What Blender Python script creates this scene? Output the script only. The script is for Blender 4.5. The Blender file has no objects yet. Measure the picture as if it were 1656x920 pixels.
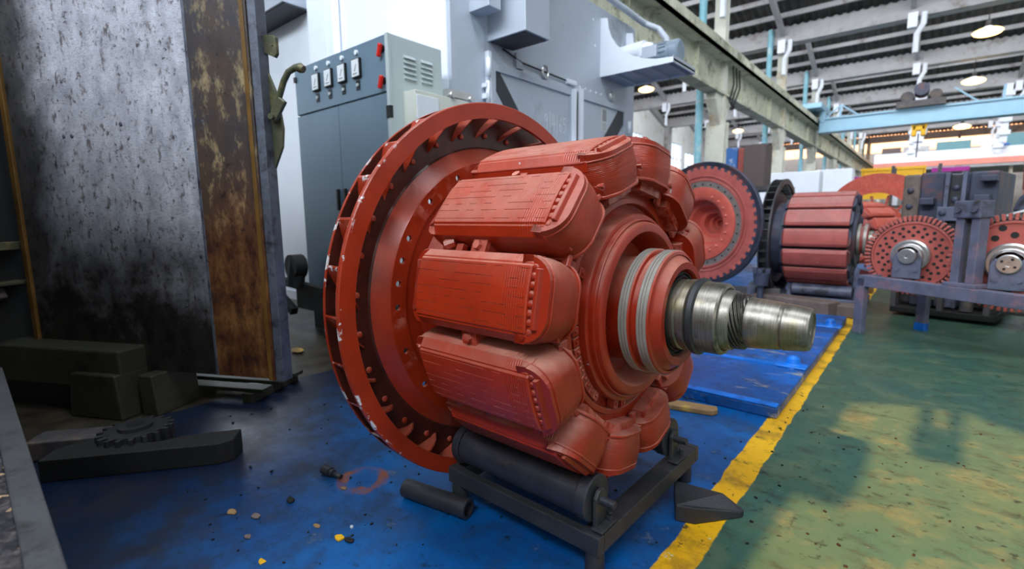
import bpy, math, random
from math import sin, cos, pi, radians, atan2, sqrt, hypot, degrees
from mathutils import Vector, Matrix, Euler
random.seed(7)
scn = bpy.context.scene
COL = scn.collection

# ------------------------------------------------------------------ camera
CAM_H = 0.95
pit, yaw, rol = radians(8.04), radians(39.96), radians(-0.61)
fh = Vector((-sin(yaw), cos(yaw), 0)); r0 = Vector((cos(yaw), sin(yaw), 0))
fw = fh*cos(pit) + Vector((0, 0, -sin(pit))); u0 = fh*sin(pit) + Vector((0, 0, cos(pit)))
rt = r0*cos(rol) + u0*sin(rol); up = u0*cos(rol) - r0*sin(rol)
cd = bpy.data.cameras.new('camera'); cam = bpy.data.objects.new('camera', cd); COL.objects.link(cam)
M = Matrix.Identity(4)
for i in range(3):
    M[i][0], M[i][1], M[i][2] = rt[i], up[i], -fw[i]
M[0][3], M[1][3], M[2][3] = 0, 0, CAM_H
cam.matrix_world = M
cd.sensor_width = 36; cd.lens = 795/1656*36; cd.clip_start = .05; cd.clip_end = 300
cd.dof.use_dof = True; cd.dof.focus_distance = 1.45; cd.dof.aperture_fstop = 2.6
scn.camera = cam

# ------------------------------------------------------------------ world, sun, skylights, exposure
w = bpy.data.worlds.new('world'); scn.world = w; w.use_nodes = True
bg = w.node_tree.nodes['Background']; bg.inputs[0].default_value = (.80, .89, 1, 1); bg.inputs[1].default_value = 2.2
SUN_E, SUN_A = radians(33), radians(3.05)
sl = bpy.data.lights.new('sun', 'SUN'); sl.energy = 21; sl.angle = radians(.42); sl.color = (1, .37, .10)
so = bpy.data.objects.new('sun', sl); COL.objects.link(so)
so.rotation_euler = Vector((-sin(SUN_A)*cos(SUN_E), -cos(SUN_A)*cos(SUN_E), sin(SUN_E))).to_track_quat('Z', 'Y').to_euler()
def area(name, loc, aim, sx, sy, power, col=(1, 1, 1)):
    l = bpy.data.lights.new(name, 'AREA'); l.shape = 'RECTANGLE'; l.size = sx; l.size_y = sy; l.energy = power; l.color = col
    o = bpy.data.objects.new(name, l); COL.objects.link(o); o.location = loc
    o.rotation_euler = (Vector(loc)-Vector(aim)).to_track_quat('Z', 'Y').to_euler()
    return o
COOL = (.83, .92, 1)
# daylight entering by the north lights of each roof bay
area('skylight', (-1.0, -3.9, 6.2), (-1.0, 2.5, .8), 8, 1.7, 780, COOL)
area('skylight', (0.0, 1.0, 7.4), (-.4, 5.5, 0), 12, 1.6, 540, COOL)
for k in range(6):
    area('skylight', (-2, 7.2+6.25*k, 7.6), (-2, 12.5+6.25*k, 0), 20, 1.7, 760, COOL)
area('rear_fill', (3.6, -2.6, 2.5), (-1.6, 1.6, .7), 3.0, 2.6, 35, (1, .97, .92))  # fill light added at right behind the camera, no opening there
scn.view_settings.view_transform = 'Standard'; scn.view_settings.look = 'None'
scn.view_settings.gamma = 1; scn.view_settings.use_curve_mapping = False
scn.view_settings.exposure = 0.08

# ------------------------------------------------------------------ materials
def lin(c):
    return tuple((x/12.92 if x <= .04045 else ((x+.055)/1.055)**2.4) for x in c)
class NT:
    def __init__(s, name):
        s.m = bpy.data.materials.new(name); s.m.use_nodes = True; s.t = s.m.node_tree; s.n = s.t.nodes; s.l = s.t.links
        s.b = s.n['Principled BSDF']
    def new(s, ty, **kw):
        n = s.n.new(ty)
        for k, v in kw.items():
            if k.startswith('i_'):
                key = k[2:]; key = int(key) if key.isdigit() else key.replace('_', ' ')
                s.put(n.inputs[key], v)
            else: setattr(n, k, v)
        return n
    def put(s, sock, v):
        if isinstance(v, bpy.types.NodeSocket): s.l.new(v, sock)
        else:
            try: sock.default_value = v
            except Exception: sock.default_value = (*v, 1) if len(v) == 3 else v
    def coord(s, which='Object'):
        return s.new('ShaderNodeTexCoord').outputs[which]
    def world(s):
        return s.new('ShaderNodeNewGeometry').outputs['Position']
    def mapping(s, v, scale=(1, 1, 1), loc=(0, 0, 0), rot=(0, 0, 0)):
        return s.new('ShaderNodeMapping', i_Vector=v, i_Scale=scale, i_Location=loc, i_Rotation=rot).outputs[0]
    def noise(s, v, scale, detail=6, rough=.6, dist=0.):
        return s.new('ShaderNodeTexNoise', i_Vector=v, i_Scale=scale, i_Detail=detail, i_Roughness=rough, i_Distortion=dist).outputs['Fac']
    def ramp(s, f, a, b, ca=0., cb=1.):
        n = s.new('ShaderNodeMapRange', i_Value=f); n.inputs['From Min'].default_value = a; n.inputs['From Max'].default_value = b
        n.inputs['To Min'].default_value = ca; n.inputs['To Max'].default_value = cb; return n.outputs[0]
    def math(s, op, a, b=0.):
        n = s.new('ShaderNodeMath', operation=op); s.put(n.inputs[0], a); s.put(n.inputs[1], b); return n.outputs[0]
    def mix(s, f, a, b, mode='MIX'):
        n = s.new('ShaderNodeMix', data_type='RGBA', blend_type=mode); s.put(n.inputs[0], f)
        for k, v in ((6, a), (7, b)):
            if not isinstance(v, bpy.types.NodeSocket): v = (*v, 1)
            s.put(n.inputs[k], v)
        return n.outputs[2]
    def sep(s, v):
        return s.new('ShaderNodeSeparateXYZ', i_Vector=v).outputs
    def bump(s, h, strength=.3, dist=.01):
        n = s.new('ShaderNodeBump', i_Height=h, i_Strength=strength, i_Distance=dist); s.l.new(n.outputs[0], s.b.inputs['Normal'])
    def out(s, col=None, rough=None, metal=None, spec=None, coat=None):
        if col is not None: s.put(s.b.inputs['Base Color'], col if isinstance(col, bpy.types.NodeSocket) else (*col, 1))
        if rough is not None: s.put(s.b.inputs['Roughness'], rough)
        if metal is not None: s.put(s.b.inputs['Metallic'], metal)
        if spec is not None: s.b.inputs['Specular IOR Level'].default_value = spec
        if coat is not None: s.b.inputs['Coat Weight'].default_value = coat; s.b.inputs['Coat Roughness'].default_value = .25
        return s.m

def plain(name, c, rough=.5, metal=0., var=.12, scale=6., bump=.1, dirt=None, dirt_amt=.5, dscale=3.):
    t = NT(name); v = t.world(); c = lin(c)
    n1 = t.noise(v, scale, 5, .6); f = t.ramp(n1, .3, .7)
    col = t.mix(f, tuple(x*(1-var) for x in c), tuple(min(1, x*(1+var)) for x in c))
    if dirt is not None:
        d = t.ramp(t.noise(v, dscale, 10, .7), .62-.25*dirt_amt, .72-.15*dirt_amt)
        col = t.mix(d, col, lin(dirt))
    if bump: t.bump(t.noise(v, scale*12, 4, .6), bump, .004)
    return t.out(col, rough, metal)

def red_paint(name, c=(.60, .155, .065), dustc=(.74, .52, .45), dust=.8, rough=.30, kind=''):
    t = NT(name); P = t.world(); O = t.coord('Object'); c = lin(c)
    f = t.ramp(t.noise(P, 9, 6, .6), .3, .7)
    col = t.mix(f, tuple(x*.80 for x in c), tuple(x*1.14 for x in c))
    # oily dark specks and brush marks
    sp = t.ramp(t.noise(t.mapping(P, (1, 1, 1)), 60, 6, .7), .70, .76)
    col = t.mix(t.math('MULTIPLY', sp, .55), col, lin((.25, .12, .10)))
    # dust settled on what faces up
    nz = t.sep(t.new('ShaderNodeNewGeometry').outputs['Normal'])[2]
    du = t.math('MULTIPLY', t.ramp(nz, .22, .9), t.ramp(t.noise(P, 11, 8, .68), .26, .60))
    du = t.math('MULTIPLY', du, dust)
    col = t.mix(du, col, lin(dustc))
    pt = t.new('ShaderNodeNewGeometry').outputs['Pointiness']
    col = t.mix(t.math('MULTIPLY', t.ramp(pt, .56, .70), t.ramp(t.noise(P, 30, 5, .6), .42, .6, .0, .6)), col, lin((.86, .52, .46)))
    # chips of bare metal
    ch = t.ramp(t.noise(P, 26, 3, .5), .765, .775)
    col = t.mix(ch, col, lin((.72, .72, .74)))
    h = t.noise(P, 55, 5, .6)
    if kind == 'shoe':
        ox = t.sep(O)[0]
        wv = t.math('SINE', t.math('MULTIPLY', ox, 900.))
        band = t.math('MULTIPLY', t.ramp(ox, .425, .43), t.ramp(ox, .492, .487))
        nz2 = t.ramp(t.noise(t.mapping(O, (3, 30, 1)), 3, 3), .40, .58)
        h = t.math('ADD', h, t.math('MULTIPLY', t.math('MULTIPLY', wv, band), t.math('MULTIPLY', nz2, 1.0)))
        t.bump(h, .42, .0025)
    elif kind == 'fan':
        so = t.sep(O); rr_ = t.math('SQRT', t.math('ADD', t.math('MULTIPLY', so[1], so[1]), t.math('MULTIPLY', so[2], so[2])))
        wk = t.math('MULTIPLY', t.ramp(rr_, .633, .637), t.ramp(t.noise(P, 21, 6, .68), .545, .565))
        wk = t.math('MULTIPLY', wk, t.ramp(so[1], -.40, -.52))
        col = t.mix(wk, col, lin((.84, .83, .84))); t.bump(h, .2, .003)
    elif kind == 'coil':
        oz = t.sep(O)[2]
        wv = t.math('SINE', t.math('MULTIPLY', oz, 1500.))
        brk = t.ramp(t.noise(t.mapping(O, (14, 14, 120)), 1.5, 4), .40, .62)
        h = t.math('ADD', h, t.math('MULTIPLY', t.math('MULTIPLY', wv, brk), .55))
        t.bump(h, .5, .0022)
    else:
        t.bump(h, .22, .003)
    r = t.math('ADD', rough, t.math('MULTIPLY', du, .4))
    return t.out(col, r, 0., .5)

MR = {}
MR['red'] = red_paint('red_oxide_paint')
MR['red_shoe'] = red_paint('red_paint_pole_face', (.65, .18, .075), kind='shoe')
MR['red_coil'] = red_paint('red_paint_winding', (.60, .18, .085), dust=.85, kind='coil')
MR['red_fan'] = red_paint('red_paint_fan', (.62, .18, .075), dust=.3, rough=.28, kind='fan')
MR['channel'] = plain('shaded_brown_channel', (.27, .11, .08), .35, 0, .3, 9, .2, (.14, .07, .05), .5, 8)  # brown darkened to paint in the shade inside the fan channel
MR['old_red'] = red_paint('old_red_paint', (.66, .32, .29), (.62, .55, .54), .5, .45)
MR['old_red2'] = red_paint('bright_red_paint', (.74, .33, .27), (.72, .55, .5), .4, .4)
MR['dark_blue_steel'] = plain('dark_blue_grey_steel', (.24, .26, .33), .55, .1, .25, 8, .2, (.45, .27, .25), .35)
MR['black_steel'] = plain('blackened_steel', (.20, .20, .215), .45, .25, .3, 10, .25, (.26, .25, .25), .35, 9)
MR['roller'] = plain('roller_steel', (.19, .195, .225), .42, .3, .3, 14, .25, (.30, .25, .22), .3, 12)
MR['grey_blue'] = plain('grey_blue_machine_paint', (.36, .38, .46), .5, .1, .25, 5, .2, (.22, .20, .22), .45, 6)
MR['grey_blue_pink'] = plain('worn_bench_paint', (.38, .39, .47), .45, .15, .25, 8, .2, (.55, .42, .46), .40, 9)
MR['grimy'] = plain('grimy_casting', (.30, .29, .30), .6, .1, .35, 6, .3, (.44, .38, .33), .4, 7)
MR['brown_casting'] = plain('brown_dusty_casting', (.42, .37, .34), .7, .0, .3, 8, .3, (.25, .22, .22), .4, 9)
MR['bed'] = plain('oily_olive_casting', (.20, .20, .15), .5, .0, .3, 8, .3, (.06, .06, .05), .5, 4)
MR['rubber'] = plain('black_rubber', (.06, .06, .065), .6, 0, .2, 8, .1)
MR['very_dark'] = plain('dark_grime', (.075, .07, .065), .7, 0, .3, 5, .3)
MR['oven'] = plain('silver_grey_paint', (.71, .74, .79), .42, .15, .05, 2.2, .05, (.56, .58, .62), .2, 1.5)
MR['white'] = plain('white_paint', (.90, .92, .96), .45, 0, .04, 2, .03)
MR['wall'] = plain('whitewashed_wall', (.86, .87, .86), .8, 0, .08, 1.5, .1, (.70, .70, .68), .25, .8)
MR['cab'] = plain('blue_grey_enamel', (.41, .50, .57), .35, .1, .05, 3, 0)
MR['cab_side'] = plain('pale_grey_green_enamel', (.70, .74, .75), .4, .0, .04, 3, 0)
MR['cream'] = plain('cream_enamel', (.80, .81, .77), .45, 0, .04, 3, 0)
MR['black'] = plain('black_plastic', (.05, .05, .055), .4, 0, .1, 3, 0)
MR['redplastic'] = plain('red_plastic', (.80, .10, .07), .35, 0, .05, 3, 0)
MR['meter'] = plain('meter_face', (.86, .88, .90), .3, 0, .03, 3, 0)
MR['concrete'] = plain('grey_painted_concrete', (.66, .66, .67), .7, 0, .1, 3, .15, (.50, .47, .44), .3, 2)
MR['crane'] = plain('weathered_cream_girder', (.76, .76, .68), .6, .05, .12, 3, .15, (.42, .42, .34), .42, 2.5)
MR['cyan'] = plain('pale_cyan_pipe', (.50, .72, .78), .5, 0, .1, 3, .05, (.75, .80, .80), .3, 3)
MR['column'] = plain('white_column_paint', (.80, .80, .75), .6, 0, .08, 3, .1, (.70, .58, .42), .35, 2)
MR['bridge'] = plain('light_blue_crane_paint', (.56, .72, .81), .4, 0, .06, 3, .05)
MR['yellow'] = plain('yellow_paint', (.90, .68, .05), .45, 0, .1, 3, .05)
MR['pink'] = plain('salmon_paint', (.88, .56, .50), .5, 0, .08, 1, .05)
MR['magenta'] = plain('magenta_cloth', (.60, .12, .52), .7, 0, .1, 3, 0)
MR['teal'] = plain('teal_panel', (.36, .52, .55), .5, 0, .1, 1, 0)
MR['blue_box'] = plain('blue_carton', (.22, .42, .68), .6, 0, .15, 5, 0, (.80, .84, .88), .3, 7)
MR['carton'] = plain('brown_carton', (.36, .31, .30), .7, 0, .1, 5, 0)
MR['wood'] = plain('timber', (.55, .43, .28), .7, 0, .25, 10, .3, (.75, .62, .30), .4, 8)
MR['oldwood'] = plain('grey_timber', (.42, .36, .34), .75, 0, .25, 9, .3)
MR['bluepaint'] = plain('bright_blue_paint', (.0, .42, .80), .4, 0, .2, 8, .2, (.05, .20, .45), .3, 9)
MR['roofsheet'] = None
MR['kerb'] = plain('dull_grey_steel', (.31, .31, .325), .55, .1, .2, 8, .3, (.20, .19, .19), .4, 12)
MR['galv'] = plain('bright_steel', (.80, .80, .80), .3, .9, .08, 9, .1)
MR['olive'] = plain('olive_grey_paint', (.34, .34, .26), .38, .2, .15, 15, .2, (.50, .46, .33), .3, 12)
MR['edge'] = plain('painted_steel_edge', (.36, .38, .43), .35, .3, .25, 18, .6, (.22, .20, .24), .45, 14)
MR['brass'] = plain('brown_varnish', (.42, .30, .13), .4, .1, .3, 10, .2)
MR['chalk'] = plain('chalk', (.92, .93, .95), .8, 0, .02, 5, 0)
MR['paper'] = plain('paper', (.78, .79, .80), .7, 0, .03, 5, 0)
MR['paper_print'] = plain('paper_print', (.55, .56, .58), .7, 0, .15, 60, 0)
MR['trim'] = plain('dark_diagonal_brace', (.20, .215, .24), .5, .0, .1, 4, .05)
MR['motor'] = plain('motor_blue_grey', (.52, .58, .64), .4, .1, .08, 4, .05)
MR['ring_grey'] = plain('slip_ring_steel', (.62, .60, .57), .38, .35, .12, 20, .1)
MR['ring_blue'] = plain('bare_worn_ring', (.48, .44, .42), .5, .3, .2, 12, .1)

def m_sheet():
    t = NT('dark_corrugated_sheet'); v = t.world()
    f = t.ramp(t.noise(v, 2.5, 6, .6), .3, .7)
    return t.out(t.mix(f, lin((.24, .24, .24)), lin((.36, .35, .34))), .7)
MR['roofsheet'] = m_sheet()

def m_shaft():
    t = NT('machined_shaft_steel'); O = t.coord('Object')
    br = t.noise(t.mapping(O, (60, 1.5, 1.5)), 8, 5, .6)
    spots = t.ramp(t.noise(O, 22, 6, .65), .52, .68)
    col = t.mix(t.ramp(br, .3, .7), lin((.46, .44, .41)), lin((.64, .62, .58)))
    col = t.mix(t.math('MULTIPLY', spots, .75), col, lin((.33, .30, .25)))
    oil = t.ramp(t.noise(t.mapping(O, (1, 1, 1), (3, 1, 2)), 9, 4, .5), .56, .66)
    col = t.mix(t.math('MULTIPLY', oil, .45), col, lin((.55, .47, .24)))
    t.bump(t.noise(t.mapping(O, (80, 3, 3)), 10, 5), .06, .001)
    return t.out(col, t.ramp(br, .2, .8, .30, .46), .88)
MR['shaft'] = m_shaft()
def m_thread():
    t = NT('threaded_steel'); O = t.coord('Object')
    s = t.sep(O); a = t.math('ARCTAN2', s[1], s[2])
    wv = t.math('SINE', t.math('ADD', t.math('MULTIPLY', s[0], 700.), t.math('MULTIPLY', a, 14.)))
    t.bump(wv, .8, .003)
    return t.out(lin((.36, .35, .33)), .38, .9)
MR['thread'] = m_thread()

def m_floor():
    t = NT('painted_shop_floor'); P = t.world(); s = t.sep(P)
    wob = t.math('MULTIPLY', t.math('SUBTRACT', t.noise(P, 7, 5, .6), .5), .035)
    x = t.math('ADD', s[0], wob)
    n_big = t.noise(P, 1.3, 8, .62); n_mid = t.noise(P, 5, 9, .68); n_f = t.noise(P, 22, 8, .7)
    # green
    g = t.mix(t.ramp(n_big, .35, .65), lin((.19, .34, .30)), lin((.25, .365, .29)))
    g = t.mix(t.ramp(n_mid, .50, .68), g, lin((.34, .40, .30)))
    g = t.mix(t.math('MULTIPLY', t.ramp(t.noise(t.mapping(P, (1, 1.5, 1), (5, 2, 0)), 9, 8, .7), .52, .66), .65), g, lin((.17, .20, .17)))
    g = t.mix(t.math('MULTIPLY', t.ramp(n_f, .57, .64), .8), g, lin((.10, .13, .11)))
    g = t.mix(t.ramp(t.noise(t.mapping(P, (1, 2.6, 1)), 11, 6, .6), .70, .72), g, lin((.60, .63, .58)))
    # blue
    b = t.mix(t.ramp(n_big, .36, .64), lin((.0, .27, .52)), lin((.0, .38, .66)))
    b = t.mix(t.math('MULTIPLY', t.ramp(n_mid, .46, .66), .8), b, lin((.12, .20, .33)))
    b = t.mix(t.math('MULTIPLY', t.ramp(n_f, .56, .66), .8), b, lin((.06, .10, .17)))
    b = t.mix(t.math('MULTIPLY', t.ramp(t.noise(P, 10, 10, .76), .585, .69), .75), b, lin((.50, .55, .62)))
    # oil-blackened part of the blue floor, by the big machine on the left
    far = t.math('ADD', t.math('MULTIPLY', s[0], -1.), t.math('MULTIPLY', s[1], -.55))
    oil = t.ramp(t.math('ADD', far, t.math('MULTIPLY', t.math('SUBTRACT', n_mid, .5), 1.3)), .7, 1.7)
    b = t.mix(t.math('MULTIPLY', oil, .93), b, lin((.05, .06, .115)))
    # yellow line
    y = t.mix(t.ramp(n_big, .4, .6), lin((.84, .62, .05)), lin((.93, .72, .10)))
    y = t.mix(t.math('MULTIPLY', t.ramp(n_mid, .50, .62), .75), y, lin((.50, .38, .12)))
    y = t.mix(t.ramp(n_f, .58, .64), y, lin((.17, .15, .10)))
    y = t.mix(t.ramp(t.noise(P, 14, 6, .6), .66, .69), y, lin((.75, .72, .62)))
    # bare grimy concrete
    c = t.mix(t.ramp(n_mid, .35, .65), lin((.15, .13, .10)), lin((.27, .24, .19)))
    c = t.mix(t.ramp(n_f, .60, .68), c, lin((.33, .34, .36)))
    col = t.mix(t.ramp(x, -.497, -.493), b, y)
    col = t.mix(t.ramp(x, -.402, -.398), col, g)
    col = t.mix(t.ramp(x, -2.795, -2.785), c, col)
    # a rust ring left on the blue paint
    d = t.new('ShaderNodeVectorMath', operation='DISTANCE'); t.put(d.inputs[0], P); d.inputs[1].default_value = (-1.50, .93, 0)
    dd = t.math('ADD', d.outputs['Value'], t.math('MULTIPLY', t.math('SUBTRACT', n_f, .5), .09))
    ring = t.math('MULTIPLY', t.math('MULTIPLY', t.ramp(dd, .050, .060), t.ramp(dd, .098, .082)), t.ramp(n_mid, .36, .5))
    col = t.mix(ring, col, lin((.50, .27, .14)))
    t.bump(t.math('ADD', n_f, t.math('MULTIPLY', n_mid, 1.5)), .22, .006)
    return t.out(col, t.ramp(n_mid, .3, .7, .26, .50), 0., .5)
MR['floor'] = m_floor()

def m_platform():
    t = NT('scuffed_blue_plate'); P = t.world()
    n_mid = t.noise(P, 4, 9, .66); n_f = t.noise(P, 19, 8, .7)
    b = t.mix(t.ramp(t.noise(P, 1.7, 6), .36, .64), lin((.0, .28, .54)), lin((.0, .38, .72)))
    b = t.mix(t.math('MULTIPLY', t.ramp(n_mid, .44, .62), .75), b, lin((.14, .22, .38)))
    b = t.mix(t.math('MULTIPLY', t.ramp(n_f, .56, .66), .7), b, lin((.06, .10, .2)))
    b = t.mix(t.math('MULTIPLY', t.ramp(t.noise(t.mapping(P, (1, 2, 1)), 5, 10, .74), .56, .66), .85), b, lin((.58, .57, .53)))
    t.bump(n_f, .3, .006)
    return t.out(b, t.ramp(n_mid, .3, .7, .3, .5))
MR['platform'] = m_platform()

def m_panel(bare=True):
    """scratched galvanised plate: bare zinc above, soot and oil burnt on its lower and outer edges, with shade painted in low down"""
    t = NT('scorched_steel_plate' if bare else 'rust_brown_plate'); O = t.coord('Object'); s = t.sep(O)
    n0 = t.noise(O, 2.2, 9, .66); n1 = t.noise(t.mapping(O, (1.6, 1, .8)), 7, 9, .72); n2 = t.noise(O, 24, 8, .7)
    scr = t.noise(t.mapping(O, (1, 1, 6), rot=(0, .5, 0)), 18, 4, .5, 2.)
    if bare:
        col = t.mix(t.ramp(n1, .3, .7), lin((.60, .61, .66)), lin((.86, .86, .90)))
        blot = t.ramp(t.noise(t.mapping(O, (2.2, 1, 1)), 12, 7, .62), .56, .64)
        col = t.mix(t.math('MULTIPLY', blot, .75), col, lin((.33, .27, .25)))
        col = t.mix(t.math('MULTIPLY', t.ramp(n2, .57, .63), .85), col, lin((.24, .19, .18)))
        line = t.math('MULTIPLY', t.ramp(scr, .485, .495), t.ramp(scr, .515, .505))
        col = t.mix(t.math('MULTIPLY', line, .8), col, lin((.24, .19, .18)))
        # soot at the hinge side; downwards it is mixed with painted shade
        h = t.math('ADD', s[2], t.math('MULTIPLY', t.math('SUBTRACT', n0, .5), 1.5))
        soot_shade = t.ramp(h, 1.12, .45)
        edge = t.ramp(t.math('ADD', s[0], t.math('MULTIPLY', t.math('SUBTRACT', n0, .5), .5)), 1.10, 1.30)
        soot_shade = t.math('MAXIMUM', soot_shade, t.math('MULTIPLY', edge, .9))
        col = t.mix(t.math('MULTIPLY', soot_shade, .97), col, t.mix(t.ramp(n1, .38, .62), lin((.055, .045, .04)), lin((.17, .14, .10))))
        seamd = t.ramp(t.math('ADD', s[0], t.math('MULTIPLY', t.math('SUBTRACT', n0, .5), .22)), .04, -.01)
        col = t.mix(t.math('MULTIPLY', seamd, .8), col, lin((.19, .18, .21)))
    else:
        col = t.mix(t.ramp(n0, .38, .62), lin((.19, .19, .225)), lin((.30, .23, .18)))
        col = t.mix(t.ramp(n1, .52, .66), col, lin((.60, .52, .38)))
        low = t.ramp(t.math('ADD', s[2], t.math('MULTIPLY', t.math('SUBTRACT', n0, .5), 1.2)), 1.25, .8)
        brown = t.mix(t.ramp(n1, .4, .62), lin((.25, .125, .08)), lin((.50, .32, .15)))
        brown = t.mix(t.ramp(n0, .55, .66), brown, lin((.13, .11, .12)))
        col = t.mix(t.math('MULTIPLY', low, .9), col, brown)
        col = t.mix(t.math('MULTIPLY', t.ramp(n2, .58, .66), .7), col, lin((.10, .08, .08)))
    t.bump(t.math('ADD', n1, t.math('MULTIPLY', n2, .6)), .25, .006)
    return t.out(col, t.ramp(n1, .3, .7, .34, .6), .35 if bare else .1)
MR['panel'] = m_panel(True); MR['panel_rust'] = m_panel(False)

def m_gravel():
    t = NT('aggregate'); P = t.world()
    v = t.new('ShaderNodeTexVoronoi', i_Vector=P, i_Scale=55.)
    col = t.mix(t.ramp(t.noise(P, 40, 4, .6), .45, .65), lin((.16, .15, .17)), lin((.36, .34, .34)))
    pk = t.ramp(t.sep(v.outputs['Color'])[0], .86, .9)
    col = t.mix(pk, col, lin((.70, .58, .46)))
    t.bump(v.outputs['Distance'], .8, .01)
    return t.out(col, .8)
MR['gravel'] = m_gravel()
def m_glass():
    t = NT('dusty_window_glass')
    t.out((.9, .95, 1), .15, 0); t.b.inputs['Transmission Weight'].default_value = 1; t.b.inputs['IOR'].default_value = 1.02
    return t.m
MR['glass'] = m_glass()
def m_emit(name, c, st):
    t = NT(name); t.out((0, 0, 0), .5); t.b.inputs['Emission Color'].default_value = (*c, 1); t.b.inputs['Emission Strength'].default_value = st
    return t.m
def m_frost():
    t = NT('frosted_wired_glass'); n = t.n
    tr = t.new('ShaderNodeBsdfTranslucent'); tr.inputs[0].default_value = (.75, .80, .85, 1)
    df = t.new('ShaderNodeBsdfDiffuse'); df.inputs[0].default_value = (.6, .64, .66, 1)
    mx = t.new('ShaderNodeMixShader'); mx.inputs[0].default_value = .5
    t.l.new(df.outputs[0], mx.inputs[1]); t.l.new(tr.outputs[0], mx.inputs[2]); t.l.new(mx.outputs[0], n['Material Output'].inputs[0]); return t.m
MR['frosted'] = m_frost()
MR['lamp'] = m_emit('lamp_glow', (1, .62, .22), 6)
MR['sheer'] = plain('translucent_sheet', (.80, .86, .95), .5, 0, .05, 2, 0)

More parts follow.
